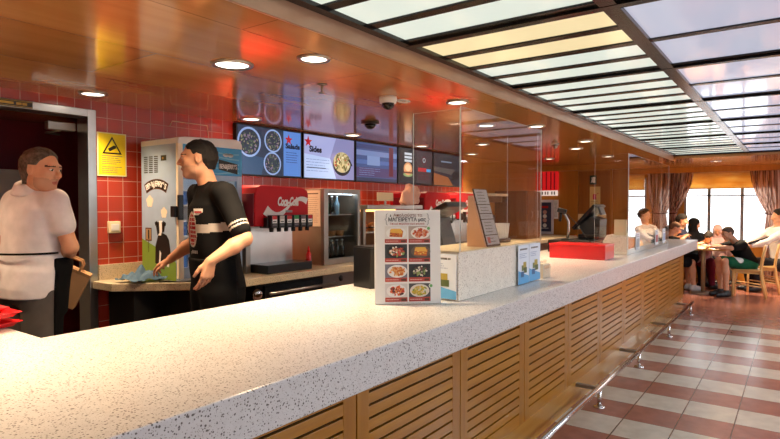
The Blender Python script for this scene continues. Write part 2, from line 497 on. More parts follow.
# ------------------------------------------------------------------ lights
def area(name, loc, size, power, col, rot=(0, 0, 0), shape='DISK', spread=PI):
    l = bpy.data.lights.new(name, 'AREA'); l.shape = shape; l.size = size; l.energy = power; l.color = col; l.spread = spread
    o = bpy.data.objects.new(name, l); COL.objects.link(o); o.location = loc; o.rotation_euler = rot
    return o
WARMC = (1., .72, .44)
LAMP = emat('downlight_glow', '#fff1dc', 6.)
def downlight(x, y, r, label, power, z=ZC, grp='recessed downlights'):
    t = thing('downlight', label, 'ceiling light', (x, y, z), 0, grp)
    m_ = MB(); m_.lathe([(r*.80, -.004), (r*.84, -.012), (r*1.0, -.010), (r*1.04, 0)], STEEL, 28); m_.build('rim', t, False)
    m_ = MB(); m_.lathe([(0, -.006), (r*.6, -.006), (r*.82, -.004), (r*.82, -.001), (0, -.001)], LAMP, 28); m_.build('lens', t, False)
    area('downlight_lamp', (x, y, z-.02), r*1.5, power, WARMC, spread=1.9)
for i, x in enumerate((.57, 1.96, 3.34, 4.74, 6.12, 7.5)):
    if i == 0: downlight(x, 3.92, .09, 'round recessed downlight over the passage door, left of the frame', 11); continue
    downlight(x, 3.92, .09, ['', 'round recessed downlight just above the steel door frame and yellow sign', 'round recessed downlight above the salad menu screen', 'round recessed downlight above the third menu screen', 'round recessed downlight above the burger menu screen', 'round recessed downlight above the last menu screen'][i], 11)
downlight(2.0, 2.5, .11, 'largest round downlight, in the copper ceiling above the aisle at upper left', 16)
downlight(4.92, 2.42, .09, 'round downlight in the copper ceiling above the plexiglass guard', 12)
downlight(7.6, 2.42, .09, 'round downlight in the copper ceiling beyond the tall plexiglass guard', 12)
downlight(2.17, 2.055, .085, 'round downlight beside the soffit edge, left of the sprinkler', 12)
downlight(3.70, 2.055, .085, 'round downlight beside the soffit edge, over the near corner of the plexiglass guard', 12)
downlight(5.25, 2.055, .085, 'round downlight beside the soffit edge, between the two plexiglass guards', 10)
downlight(6.8, 2.055, .085, 'round downlight beside the soffit edge, above the far plexiglass guard', 10)
downlight(.5, 2.6, .09, 'added round downlight, out of view, in the copper ceiling above the red trays', 14)  # extra lamp out of view, added to light the man in white
downlight(.62, 2.055, .085, 'round downlight beside the soffit edge, above the corner of the worktop', 12)
for x, y in ((6.4, 3.2), (9.0, 3.3), (9.1, 2.4)):
    downlight(x, y, .085, {6.4: 'round downlight in the copper ceiling over the aisle behind the far station', 9.0: 'round downlight in front of the wooden end door', 9.1: 'round downlight near the end of the copper ceiling by the window corner'}[x], 10)
downlight(1.35, 4.95, .085, 'added round downlight in the ceiling of the dark passage', 9, 2.32)  # lamp added to brighten the walls of the passage
for k, (x, y) in enumerate(((11.6, 1.2), (12.6, -.6), (11.6, -1.8))):
    downlight(x, y, .085, ['added round downlight in the lounge ceiling over the far table', 'added round downlight in the lounge ceiling by the second window', 'added round downlight in the lounge ceiling right of the frame'][k], 55, 2.3)  # lamps added to brighten the far end of the room
for x in (1.5, 5., 8.5):
    area('saloon_fill', (x, -2.6, 2.3), 1.2, 85, (.74, .86, 1.), shape='SQUARE')  # unseen area lights without fixtures, added as cool fill from the aisle side
W = bpy.data.worlds.new('daylight'); SC.world = W; W.use_nodes = True
bg = W.node_tree.nodes['Background']; bg.inputs[0].default_value = (.93, .97, 1., 1); bg.inputs[1].default_value = 3.4

# ------------------------------------------------------------------ camera
cam = bpy.data.cameras.new('camera'); co = bpy.data.objects.new('camera', cam); COL.objects.link(co)
cam.sensor_width = 36; cam.lens = 565/780*36; cam.clip_start = .05
yaw, pit = math.radians(35.83), math.radians(1.37)
fwd = Vector((math.cos(yaw)*math.cos(pit), math.sin(yaw)*math.cos(pit), -math.sin(pit)))
rgt = Vector((math.sin(yaw), -math.cos(yaw), 0)); upv = rgt.cross(fwd)
R = Matrix((rgt, upv, -fwd)).transposed().to_4x4(); R.translation = (0, 0, 1.5); co.matrix_world = R
SC.camera = co
vs = SC.view_settings; vs.view_transform = 'Standard'; vs.look = 'None'; vs.gamma = 1; vs.use_curve_mapping = False
vs.exposure = .12
SC.cycles.use_denoising = True
SC.cycles.max_bounces = 10; SC.cycles.transparent_max_bounces = 24
SC.cycles.sample_clamp_indirect = 6
# ------------------------------------------------------------------ service counter
ct = thing('service_counter', 'long L-shaped service counter with speckled white worktop and slatted wood front', 'counter', (0, 1.75, 0))
mb = MB(); mb.prism([(-1.6, 1.19), (9.38, 1.19), (9.38, 2.31), (.95, 2.31), (.95, 4.0), (-1.6, 4.0)], .868, 1.003, STONE, .006, seg=2)
mb.build('worktop', ct)
mb = MB(); mb.bb((-1.6, 1.375, .06), (9.17, 2.22, .868), mat('counter_core', '#6b4a20', .5)); mb.bb((-1.6, 2.22, .06), (.86, 3.95, .868), STEEL2)
mb.build('body', ct)
mb = MB(); mb.bb((-1.6, 1.352, 0), (9.19, 1.375, .172), wood('kick_oak', '#a9762c', '#bf8c40', 'x', 8, .12)); mb.build('kickboard', ct)
SLOT = mat('slot_shade', '#2c1a08', .8)
seams = [1.645+.81*i for i in range(-3, 10)]
def louvre(w):
    m_ = MB(); z0, z1 = .176, .866
    m_.bb((0, .022, z0), (w, .03, z1), SLOT)
    st = .075
    for a in (.003, w-st-.003): m_.bb((a, -.002, z0), (a+st, .024, z1), OAKV, .003)
    m_.bb((st, -.002, z0), (w-st, .024, z0+.07), OAK, .003); m_.bb((st, -.002, z1-.035), (w-st, .024, z1), OAK, .003)
    n = 11; lo = z0+.072; p = (z1-.037-lo)/n
    for i in range(n):
        zc = lo+(i+.5)*p
        m_.box((w/2, .006, zc), (w-2*st-.002, .014, p*.79), OAK, .0015, (math.radians(-3), 0, 0))
    return m_
proto = None
for i, x in enumerate(seams):
    w = .81 if i < len(seams)-1 else .245
    if proto is None or i == len(seams)-1:
        o = louvre(w).build('louvred_panel', ct, False)
        if proto is None: proto = o
    else:
        o = proto.copy(); COL.objects.link(o)
    o.location = (x, 1.345-1.75, 0)

rl = thing('foot_rail', 'polished steel foot rail on short posts along the wood counter front', 'rail', (0, 1.18, 0))
mb = MB(); mb.tube([(-1., 1.18, .145), (8.9, 1.18, .145)], .019, CHROME, 16); mb.build('tube', rl)
for x in (.35, 1.65, 2.96, 4.3, 5.6, 7.1, 8.7):
    mb = MB(); mb.tube([(x, 1.18, .012), (x, 1.18, .130)], .016, CHROME, 14); p_ = mb.build('post', rl)
    mb = MB(); mb.lathe([(0, 0), (.042, 0), (.042, .008), (.02, .016), (0, .016)], CHROME, 20, Matrix.Translation((x, 1.18, 0))); mb.build('foot_disc', p_)
    mb = MB(); mb.bb((x-.02, 1.185, .128), (x+.02, 1.352, .152), STEEL2, .003); mb.build('bracket', rl)

# ------------------------------------------------------------------ back counter
bc = thing('back_counter', 'cream speckled back counter with a cut corner along the red tiled wall', 'counter', (5, 3.8, 0))
mb = MB(); mb.prism([(2.07, 4.195), (2.07, 3.92), (2.61, 3.34), (10.6, 3.34), (10.6, 4.195)], .895, .95, mat_stone('back_worktop', '#cdbfa2', '#8d7f66'), .005); mb.build('worktop', bc)
mb = MB(); mb.bb((2.115, 4.172, .95), (3.02, 4.2, 1.063), mat_stone('back_splash', '#cbb79a', '#8d7f66'), .003); struct(mb, 'trim_4')
mb = MB()
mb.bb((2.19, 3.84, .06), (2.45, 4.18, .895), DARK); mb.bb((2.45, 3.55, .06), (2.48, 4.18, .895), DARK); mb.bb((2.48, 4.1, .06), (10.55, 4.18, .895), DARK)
mb.bb((2.50, 3.6, .78), (2.95, 4.1, .80), STEEL2); mb.bb((2.50, 3.6, .40), (2.95, 4.1, .42), STEEL2)
mb.bb((4.85, 3.45, .10), (10.5, 4.1, .88), STEEL2, .004)
mb.build('carcass', bc)
# ------------------------------------------------------------------ things along the back wall
def flat(name, hx, rough=.5): return mat('print_'+name, hx, rough, vary=.02)
pW, pK, pR, pBrown = flat('white', '#f1f0ec'), flat('black', '#141312'), flat('red', '#c8202a'), flat('brown', '#5a3524')
pGrey, pMid = flat('grey', '#8b8b8b'), flat('midgrey', '#5d5d60')
def arc_text(art, s, x, y, r, size, m, spread, z=.002, bold=.002):
    n = len(s)
    for i, ch in enumerate(s):
        a = -spread/2+spread*i/(n-1)
        M = art.M @ Matrix.Translation((x+r*math.sin(a), y-r+r*math.cos(a), z)) @ Matrix.Rotation(-a, 4, 'Z')
        art.mb.text(ch, m, M, size, bold=bold)

# --- ice cream freezer
fz = thing('ice_cream_freezer', 'tall pale blue ice cream freezer with cow artwork standing on the back counter', 'freezer', (2.7, 3.86, .95))
X0_, X1_, Y0_, Y1_, Z0_, Z1_ = 2.41, 2.985, 3.62, 4.10, .95, 1.955
SKY = mat('freezer_sky_blue', '#9fb6d2', .3); 
mb = MB()
mb.bb((X0_, Y0_+.03, Z0_), (X0_+.03, Y1_, Z1_), SKY, .004); mb.bb((X1_-.03, Y0_+.03, Z0_), (X1_, Y1_, Z1_), WHITE, .004)
mb.bb((X0_+.03, Y1_-.03, Z0_), (X1_-.03, Y1_, Z1_), WHITE); mb.bb((X0_+.03, Y0_+.03, Z0_), (X1_-.03, Y1_-.03, Z0_+.09), WHITE)
A = Art(mb, frame((X0_-.0005, Y1_, Z0_), (0, -1, 0), (0, 0, 1)))
GRASS = flat('meadow', '#7d9b3b')
A.poly([(.004, .004), (.446, .004), (.446, .13), (.40, .19), (.30, .235), (.2, .24), (.1, .27), (.004, .30)], GRASS)
for c in range(3):
    for r in range(9):
        A.rect(.04+c*.068, .80+r*.0145, .04+c*.068+.05, .80+r*.0145+.008, pK)
A.rect(.265, .885, .335, .925, pK); A.rect(.28, .895, .30, .912, flat('amber', '#8a6a2a'), .001)
def flower(A, x, y, r, m):
    for k in range(5): A.disc(x+r*.55*math.cos(k*1.257+.3), y+r*.55*math.sin(k*1.257+.3), r*.5, m, .001+k*.0002, n=12)
    A.disc(x, y, r*.55, m, .0022, n=12)
flower(A, .115, .585, .045, flat('blossom', '#ecdcc6')); flower(A, .30, .50, .04, flat('blossom', '#ecdcc6'))
R_ = .30
A.band([(.20+R_*math.sin(a), .715-R_+R_*math.cos(a)) for a in np.linspace(-.50, .50, 14)], .075, pBrown)
A.band([(.20+R_*math.sin(a), .715-R_+R_*math.cos(a)) for a in np.linspace(-.47, .47, 14)], .062, pK, .001)
arc_text(A, "BEN&JERRY'S", .20, .715, R_, .058, pW, .82, .002, .0015)
A.rect(.05, .285, .135, .385, pBrown); A.rect(.06, .295, .125, .375, flat('tan', '#a98c66'), .001); A.rect(.085, .30, .105, .37, pK, .0015); A.rect(.088, .2, .097, .285, pBrown)
A.poly([(.18, .12), (.36, .10), (.38, .2), (.36, .30), (.33, .335), (.27, .35), (.22, .33), (.185, .25)], pK, .001)
A.poly([(.225, .33), (.26, .33), (.285, .40), (.275, .44), (.235, .44), (.22, .40)], pW, .0014)
A.poly([(.215, .33), (.24, .35), (.235, .43), (.215, .43), (.195, .40)], pK, .0016); A.poly([(.275, .35), (.30, .36), (.31, .41), (.285, .43), (.27, .43)], pK, .0016)
A.poly([(.185, .40), (.215, .415), (.21, .44), (.18, .425)], pK, .0016); A.poly([(.285, .415), (.32, .40), (.325, .425), (.29, .44)], pK, .0016)
A.poly([(.225, .09), (.245, .09), (.26, .2), (.24, .22)], pW, .0016); A.poly([(.33, .10), (.36, .10), (.365, .17), (.345, .19)], pW, .0016)
mb.build('cabinet', fz)
mb = MB(); mb.prism([(0, 0), (.575, 0), (.575, .035), (.555, .065), (.52, .075), (.06, .055), (0, .045)], 0, .49, WHITE, .008, frame((X0_, Y1_+.005, Z1_-.005), (1, 0, 0), (0, 0, 1)))
mb.build('top_cap', fz)
mb = MB(); B0 = 1.735
mb.bb((X0_+.035, Y0_, B0), (X1_, Y0_+.03, Z1_), mat('banner_blue', '#2b97d0', .3), .004)
A = Art(mb, frame((X0_, Y0_-.0005, Z0_), (1, 0, 0), (0, 0, 1)))
for k in range(5): A.band([(.045+.1*j, .805+k*.038+.008*math.sin(j*1.7+k)) for j in range(6)], .010, flat('lightblue', '#6fb6d8'))
A.poly([(.35, .83), (.53, .80), (.53, .88), (.35, .91)], pK, .001); A.text("BEN&JERRY'S", .44, .855, .05, pW, .0015, bold=.001, fit=.165)
for x in (.30, .42, .46): A.disc(x, .945, .03, pW, ry=.014)
mb.build('header_banner', fz)
mb = MB(); 
mb.bb((X0_, Y0_, Z0_+.02), (X0_+.042, Y0_+.03, Z1_), mat('cream_gasket', '#f3e7cd', .4), .004); mb.bb((X1_-.05, Y0_, Z0_+.02), (X1_, Y0_+.03, B0), SKY, .004)
mb.bb((X0_+.042, Y0_, Z0_+.02), (X1_-.05, Y0_+.03, Z0_+.10), SKY, .004); mb.bb((X0_+.042, Y0_, B0-.04), (X1_-.05, Y0_+.03, B0), SKY, .004)
dr = mb.build('door', fz)
mb = MB(); mb.bb((X0_+.042, Y0_+.012, Z0_+.10), (X1_-.05, Y0_+.018, B0-.04), GLASS); mb.build('door_glass', dr)
mb = MB(); mb.bb((X0_-.012, Y0_-.02, 1.40), (X0_+.03, Y0_, 1.58), BLACK, .006); mb.bb((X0_-.035, Y0_+.0, 1.42), (X0_-.004, Y0_+.05, 1.50), BLACK, .006); mb.build('door_handle', dr)
mb = MB(); mb.bb((X0_+.05, Y0_+.05, Z1_-.02), (X1_-.05, Y0_+.08, Z1_-.005), emat('freezer_tube', '#dff0ff', 5.))
mb.bb((X0_+.032, Y0_+.06, 1.04), (X0_+.045, Y0_+.09, 1.70), emat('freezer_tube', '#dff0ff', 5.)); mb.build('light_tube', fz)
for z in (1.04, 1.28, 1.51):
    mb = MB(); mb.bb((X0_+.045, Y0_+.05, z-.012), (X1_-.03, Y1_-.03, z), WHITE); mb.build('shelf', fz)
pt = None; k = 0
for zi, z in enumerate((1.04, 1.28, 1.51)):
    for c in range(4):
        lab = 'round ice cream tub behind the freezer glass'
        if pt is None:
            pt = thing('ice_cream_tub', lab, 'tub', group='ice cream tubs in the freezer')
            m_ = MB(); m_.lathe([(0, 0), (.042, 0), (.05, .10), (0, .10)], flat('tub_blue', '#3f6fa6', .3)); m_.build('cup', pt, False)
            m_ = MB(); m_.lathe([(0, .10), (.053, .10), (.053, .115), (0, .115)], WHITE); m_.build('lid', pt, False); o = pt
        else: o = dup(pt)
        o.location = (X0_+.11+c*.118, Y0_+.13, z)

# --- soft drink dispenser (built at x0 = left edge, front at y 3.46)
HOODR = mat('dispenser_red', '#c00a18', .5, spec=.25); HOODD = mat('dispenser_dark_red', '#7d0c1c', .4, spec=.3)
def dispenser(x, lab, grp):
    y = 3.46
    t = thing('drink_dispenser', lab, 'drink dispenser', (x+.3, y+.3, .95), 0, grp)
    m_ = MB()   # hood: rounded profile in x, z, pulled through y
    pr = [(.0, .0), (.0, .24), (.02, .315), (.07, .335), (.54, .325), (.60, .30), (.61, .26), (.61, .10), (.60, .0)]
    m_.prism(pr, 0, .50, HOODR, .012, frame((x, y+.55, 1.335), (1, 0, 0), (0, 0, 1)), seg=3)
    A = Art(m_, frame((x, y+.0485, 1.335), (1, 0, 0), (0, 0, 1)))
    A.band([(.11+.48*q, .16-.075*math.sin(q*5.2+.35)*(1 if q < .62 else .9)) for q in np.linspace(0, 1, 26)], [max(.006, .085*(1-1.35*q) if q < .6 else .012+.11*(q-.6)) for q in np.linspace(0, 1, 26)], pW, .001)
    A.text('Coca-Cola', .36, .20, .098, pW, .0018, shear=.28, bold=.0045, fit=.24)
    A.band([(.25, .172), (.32, .165), (.40, .172), (.47, .19)], [.002, .006, .005, .002], pW, .0016)
    A.band([(.33, .12), (.41, .12)], .018, pGrey, .002)
    m_.build('hood', t)
    m_ = MB(); m_.bb((x-.008, y+.06, 1.34), (x+.004, y+.5, 1.60), HOODD, .004); m_.build('side_cheek', t)
    m_ = MB(); m_.lathe([(0, .012), (.06, .010), (.078, 0), (0, 0)], CHROME, 28, frame((x-.008, y+.25, 1.50), (0, -1, 0), (0, 0, 1))); m_.build('side_disc', t)
    m_ = MB(); m_.bb((x+.05, y+.20, 1.0), (x+.56, y+.5, 1.335), STEEL, .004); m_.bb((x, y+.16, .95), (x+.05, y+.5, 1.335), STEEL2, .004); m_.build('splash_back', t)
    m_ = MB(); m_.prism([(.05, 0), (.56, 0), (.58, .02), (.58, .31), (.05, .31)], .95, 1.02, BLACK, .008, Matrix.Translation((x+.02, y-.02, 0))); m_.build('drip_tray', t)
    m_ = MB(); m_.bb((x+.09, y+.0, 1.32), (x+.60, y+.10, 1.405), BLACK, .005)
    m_.build('valve_bar', t)
    cols = ['#c22', '#b8b8b8', '#c22', '#1f9a4a', '#777', '#c22']
    for k in range(6):
        vx = x+.105+k*.082
        m_ = MB(); m_.bb((vx, y-.03, 1.325), (vx+.066, y+.02, 1.425), BLACK, .004)
        m_.lathe([(0, 0), (.018, 0), (.02, .04), (0, .04)], BLACK, 12, Matrix.Translation((vx+.033, y+.01, 1.288)))
        A = Art(m_, frame((vx, y-.0305, 1.325), (1, 0, 0), (0, 0, 1)))
        A.rect(.008, .035, .058, .096, pW); A.rect(.008, .066, .058, .096, flat('flavour'+cols[k][1:], {'#c22': '#cc2a2e', '#b8b8b8': '#c9c4c2', '#1f9a4a': '#1f9a4a', '#777': '#6a5a60'}[cols[k]]), .001)
        A.rect(.015, .045, .05, .052, pK, .001); A.rect(.012, .012, .054, .03, pMid, .001)
        m_.build('valve', t)
    return t
dispenser(3.02, 'red hooded drinks dispenser with white script lettering, next to the glass door fridge', None)
dispenser(5.55, 'red hooded drinks dispenser on the back counter behind the black till', None)
dispenser(6.30, 'red hooded drinks dispenser seen through the near edge of the plexiglass', None)
t = thing('squeeze_bottle', 'slim red bottle beside the drinks dispenser', 'bottle', (3.64, 3.52, .95))
mb = MB(); mb.lathe([(0, 0), (.024, 0), (.026, .01), (.024, .11), (.012, .135), (0, .135)], RED, 18, Matrix.Translation((3.64, 3.52, .95)) @ Matrix.Diagonal((1, 1, 1.1, 1))); mb.build('bottle_body', t)
mb = MB(); mb.lathe([(0, 0), (.012, 0), (.009, .02), (.004, .045), (0, .045)], RED, 14, Matrix.Translation((3.64, 3.52, 1.0985))); mb.build('nozzle', t)
# --- glass door fridge
fr = thing('countertop_fridge', 'steel countertop fridge with a glass door and bottles inside', 'fridge', (4.12, 3.8, .95))
fx0, fx1, fy0, fy1, fz0, fz1 = 3.855, 4.385, 3.53, 4.08, .952, 1.66
mb = MB(); SIDE = mat('fridge_side_steel', '#a89884', .35, .6)
mb.bb((fx0, fy0+.04, fz0), (fx0+.03, fy1, fz1), SIDE, .004); mb.bb((fx1-.03, fy0+.04, fz0), (fx1, fy1, fz1), SIDE, .004)
mb.bb((fx0+.03, fy0+.04, fz1-.03), (fx1-.03, fy1, fz1), SIDE); mb.bb((fx0+.03, fy0+.04, fz0), (fx1-.03, fy1, fz0+.04), DARK); mb.bb((fx0+.03, fy1-.02, fz0+.04), (fx1-.03, fy1, fz1-.03), mat('fridge_liner', '#5a666e', .4))
mb.build('cabinet', fr)
mb = MB()
for a, b in (((fx0, fz0), (fx0+.06, fz1)), ((fx1-.04, fz0), (fx1, fz1)), ((fx0+.06, fz0), (fx1-.04, fz0+.055)), ((fx0+.06, fz1-.045), (fx1-.04, fz1))):
    mb.bb((a[0], fy0, a[1]), (b[0], fy0+.04, b[1]), STEEL2, .004)
fd = mb.build('door', fr)
mb = MB(); mb.bb((fx0+.055, fy0+.016, fz0+.05), (fx1-.035, fy0+.022, fz1-.04), glass_mat('smoked_glass', (.85, .9, .92, 1), .8)); mb.build('door_glass', fd)
for z in (1.20, 1.41):
    mb = MB(); mb.bb((fx0+.032, fy0+.06, z), (fx1-.032, fy1-.03, z+.008), STEEL); mb.build('shelf', fr)
mb = MB(); mb.bb((fx0+.05, fy0+.06, fz1-.05), (fx1-.05, fy0+.09, fz1-.035), emat('fridge_tube', '#e8f2ff', 9.)); mb.build('light_tube', fr)
bp = None
BOT = [flat('bottle_dark', '#1f2422', .2), flat('bottle_green', '#2e5a3a', .2), flat('bottle_clear', '#8fb0bf', .2)]
for z, cs in ((fz0+.042, (0, 0, 0, 0, 0)), (1.418, (2, 1, 0, 2))):
    for k, c in enumerate(cs):
        b_ = thing('drink_bottle', 'dark bottle on the floor of the glass door fridge' if z < 1.1 else ['pale bottle at the left of the upper fridge shelf', 'green bottle on the upper fridge shelf', 'dark bottle on the upper fridge shelf', 'pale bottle at the far end of the upper fridge shelf'][k], 'bottle', (fx0+.10+k*.075, fy0+.13, z), 0, 'bottles in the fridge')
        m_ = MB(); m_.lathe([(0, 0), (.027, 0), (.028, .10), (.011, .14), (.011, .165), (0, .165)], BOT[c], 14); m_.build('bottle_body', b_, False)
        m_ = MB(); m_.lathe([(0, .165), (.013, .165), (.013, .18), (0, .18)], pW if c != 1 else pR, 12); m_.build('cap', b_, False)
for k in range(3):
    b_ = thing('food_tub', 'orange food tub on the middle fridge shelf', 'tub', (fx0+.13+k*.12, fy0+.14, 1.209), 0, 'food tubs in the fridge')
    m_ = MB(); m_.lathe([(0, 0), (.04, 0), (.05, .05), (0, .05)], flat('tub_orange', '#b5773a'), 18); m_.build('tub_body', b_, False)
nt = MB(); nt.bb((fx0-.003, 3.575, 1.31), (fx0, 3.79, 1.645), flat('notice', '#e8cdb0'))
A = Art(nt, frame((fx0-.0032, 3.79, 1.31), (0, -1, 0), (0, 0, 1))); A.rect(.02, .30, .19, .31, pBrown); A.lines(.015, .03, .2, .28, 13, flat('faint', '#b98e78'), fill=.25)
tag(nt.build('paper_notice'), 'cream paper notice with rows of print taped to the fridge side', 'notice')

# --- heated display with pass shelf
hd = thing('heated_display', 'steel heated food display on the back counter behind the menu board', 'food display', (4.95, 3.8, .95))
mb = MB()
for x in (4.46, 5.40):
    for y in (3.55, 4.06): mb.bb((x, y, .95), (x+.04, y+.04, 1.50), STEEL2, .003)
mb.bb((4.46, 3.52, .952), (5.44, 4.1, 1.0), STEEL2, .004); mb.build('frame', hd)
mb = MB(); mb.bb((4.44, 3.48, 1.465), (5.46, 4.12, 1.51), STEEL, .006); mb.build('top', hd)
for z in (1.22,):
    mb = MB(); mb.bb((4.5, 3.56, z), (5.4, 4.08, z+.015), STEEL); mb.build('shelf', hd)
mb = MB(); mb.bb((4.5, 4.085, 1.0), (5.4, 4.095, 1.465), mat('display_back', '#8a5a34', .4)); mb.build('back_panel', hd)
mb = MB(); mb.bb((4.5, 3.555, 1.24), (5.4, 3.561, 1.46), GLASS); mb.build('front_glass', hd)
mb = MB(); mb.bb((4.6, 3.75, 1.44), (5.3, 3.80, 1.46), emat('heat_lamp', '#ffb060', 5.)); mb.build('heat_lamp', hd)
bu = None
for k, (x, y, z) in enumerate([(4.58, 3.66, 1.237), (4.75, 3.66, 1.237), (4.92, 3.66, 1.237), (4.6, 3.66, 1.002), (4.8, 3.66, 1.002)]):
    if bu is None:
        bu = thing('burger', 'burger in a bun in the heated display', 'burger', group='burgers in the heated display')
        m_ = MB(); m_.lathe([(0, 0), (.05, 0), (.056, .015), (.05, .03), (0, .03)], flat('bun', '#b36a2c')); m_.build('bun_base', bu, False)
        m_ = MB(); m_.lathe([(0, .03), (.06, .03), (.06, .045), (0, .045)], flat('patty', '#4a2618')); m_.build('patty', bu, False)
        m_ = MB(); m_.lathe([(0, .045), (.055, .045), (.055, .06), (.035, .085), (0, .092)], flat('bun', '#b36a2c')); m_.build('bun_top', bu, False); o = bu
    else: o = dup(bu)
    o.location = (x, y, z)
t = thing('price_card', 'plain cream card on a stand on top of the heated display', 'card', (4.93, 3.62, 1.51))
mb = MB(); mb.bb((4.78, 3.615, 1.555), (5.07, 3.625, 1.645), flat('card', '#d9c9a0'), .002); mb.build('card', t)
mb = MB(); mb.bb((4.915, 3.612, 1.51), (4.935, 3.628, 1.56), STEEL); mb.bb((4.87, 3.59, 1.51), (4.98, 3.65, 1.516), STEEL); mb.build('stand', t)
# crumpled bag on the second dispenser's ledge
def crumple(mb, c, r, m, seed, n=2):
    b = bmesh.new(); bmesh.ops.create_icosphere(b, subdivisions=3, radius=1); rn = random.Random(seed)
    dirs = [Vector((rn.gauss(0, 1), rn.gauss(0, 1), rn.gauss(0, 1))).normalized() for _ in range(26)]
    for v in b.verts:
        q = v.co.normalized(); k = .72+.42*max(0, max(q.dot(d) for d in dirs))**14-.12*max(q.dot(dirs[0]), q.dot(dirs[5]), 0)**3
        v.co = Vector((q.x*r[0], q.y*r[1], max(q.z, -.55)*r[2]))*k
    mb.bm(b, m, False, Matrix.Translation(c))
mb = MB(); crumple(mb, (5.345, 3.58, 1.51+.085), (.16, .09, .155), flat('pink_paper', '#e6b49a'), 3)
# stands on the display's top
tag(mb.build('paper_bag'), 'crumpled pale pink paper bag on the heated display by the red hood', 'paper bag')
for k, (x, h_, m_) in enumerate([(7.15, .30, CREAM), (7.55, .42, BLACK), (8.0, .26, WHITE)]):
    t = thing('counter_appliance', ['cream kitchen appliance on the back counter beyond the red hoods', 'tall black coffee grinder on the back counter behind the plexiglass', 'white kitchen appliance on the back counter behind the plexiglass'][k], 'appliance', (x, 3.8, .95))
    mb = MB(); mb.bb((x-.13, 3.62, .95), (x+.13, 4.0, .95+h_), m_, .02, seg=3); mb.build('housing', t)
    mb = MB(); mb.bb((x-.09, 3.605, .95+h_*.55), (x+.09, 3.622, .95+h_*.88), pMid, .004); mb.build('panel', t)
    for q in (-.05, .05):
        mb = MB(); mb.lathe([(0, 0), (.015, 0), (.012, .02), (0, .02)], STEEL, 12, frame((x+q, 3.62, .95+h_*.35), (1, 0, 0), (0, 0, 1))); mb.build('knob', t)
t = thing('tall_cabinet', 'dark brown tall cabinet on the back counter seen through the plexiglass', 'cabinet', (9.15, 3.9, .95))
mb = MB(); mb.bb((8.85, 3.62, .95), (9.45, 4.19, 1.75), mat('dark_brown_wood', '#4a2813', .35), .006); mb.build('carcass', t)
for a in (8.87, 9.155):
    mb = MB(); mb.bb((a, 3.605, .97), (a+.275, 3.622, 1.73), mat('dark_brown_wood', '#4a2813', .35), .004); d_ = mb.build('door', t)
    mb = MB(); mb.tube([(a+.14, 3.60, 1.3), (a+.14, 3.585, 1.32), (a+.14, 3.585, 1.4), (a+.14, 3.60, 1.42)], .006, STEEL, 8); mb.build('handle', d_)
sh = thing('pass_shelf', 'pale shelf with a glowing edge on the back wall beyond the menu screens', 'shelf', (8., 4.05, 1.66))
mb = MB(); mb.bb((6.95, 3.9, 1.66), (8.75, 4.2, 1.70), CREAM, .006); mb.build('board', sh)
for x in (7.1, 7.85, 8.6):
    mb = MB(); mb.bb((x, 3.95, 1.56), (x+.03, 4.2, 1.66), STEEL2, .004); mb.build('bracket', sh)

# --- under counter fridge and cupboard
t = thing('undercounter_fridge', 'dark undercounter fridge with a long steel bar handle below the back counter', 'fridge', (3.4, 3.8, .06))
mb = MB(); mb.bb((2.97, 3.45, .10), (4.82, 4.08, .885), mat('dark_steel', '#3b3836', .35, .8), .004); mb.build('cabinet', t)
mb = MB(); mb.bb((3.05, 3.43, .12), (3.72, 3.452, .86), DARK, .003); dd = mb.build('drawer', t)
mb = MB(); mb.tube([(3.08, 3.40, .80), (3.86, 3.40, .80)], .014, STEEL, 10)
for x in (3.12, 3.82): mb.tube([(x, 3.40, .80), (x, 3.45, .80)], .008, STEEL, 8)
mb.build('bar_handle', dd)
for i, x in enumerate((3.98, 4.22, 4.4)):
    mb = MB(); mb.lathe([(0, 0), (.03, 0), (.026, .02), (0, .022)], BLACK if i != 1 else STEEL, 18, frame((x, 3.45, .83), (1, 0, 0), (0, 0, 1))); mb.build('knob', t)
mb = MB(); mb.bb((3.74, 3.438, .76), (4.78, 3.452, .88), STEEL2, .003); mb.build('control_panel', t)
mb = MB(); mb.lathe([(0, 0), (.05, 0), (.05, .012), (.03, .03), (0, .03)], CHROME, 20, frame((2.985, 3.45, .80), (1, 0, 0), (0, 0, 1))); mb.build('thermostat_dial', t)
mb = MB(); crumple(mb, (2.72, 3.8, .86-.04), (.16, .14, .06), glass_mat('clear_film', (.8, .8, .8, 1), 3.), 9)
mb = MB(); crumple(mb, (2.70, 3.8, .475), (.19, .16, .11), mat('grey_film', '#6f6c69', .15), 9)
tag(mb.build('plastic_bag'), 'crumpled grey plastic bag on the shelf below the left end of the back counter', 'bag')

# --- cloth on the counter
def cloth(c, rx, ry, h, m, seed):
    b = bmesh.new(); bmesh.ops.create_grid(b, x_segments=34, y_segments=26, size=1); rn = random.Random(seed)
    ph = [(rn.uniform(2, 6), rn.uniform(-4, 4), rn.uniform(0, 6)) for _ in range(5)]
    for v in b.verts:
        x, y = v.co.x, v.co.y; r = math.sqrt(x*x+y*y)
        z = sum(abs(math.sin(a*x+d*y+e)) for a, d, e in ph)/5*(1-.55*min(1, r))
        k = 1+.12*math.sin(5*math.atan2(y, x)+1)
        v.co = (x*rx*k, y*ry*k, h*z*(1 if r < .9 else .6)+.003)
    bmesh.ops.solidify(b, geom=b.faces[:], thickness=.003)
    mb = MB(); mb.bm(b, m, True, Matrix.Translation(c)); return mb
tag(cloth((2.27, 3.86, .95), .135, .12, .14, mat('blue_cloth', '#4d6a82', .8), 4).build('cleaning_cloth'), 'crumpled blue grey cleaning cloth on the corner of the back counter', 'cloth')
mb = MB(); mb.tube([(2.30, 3.70, .958), (2.45, 3.56, .956), (2.6, 3.48, .956), (2.8, 3.44, .956)], .006, BLACK, 8)
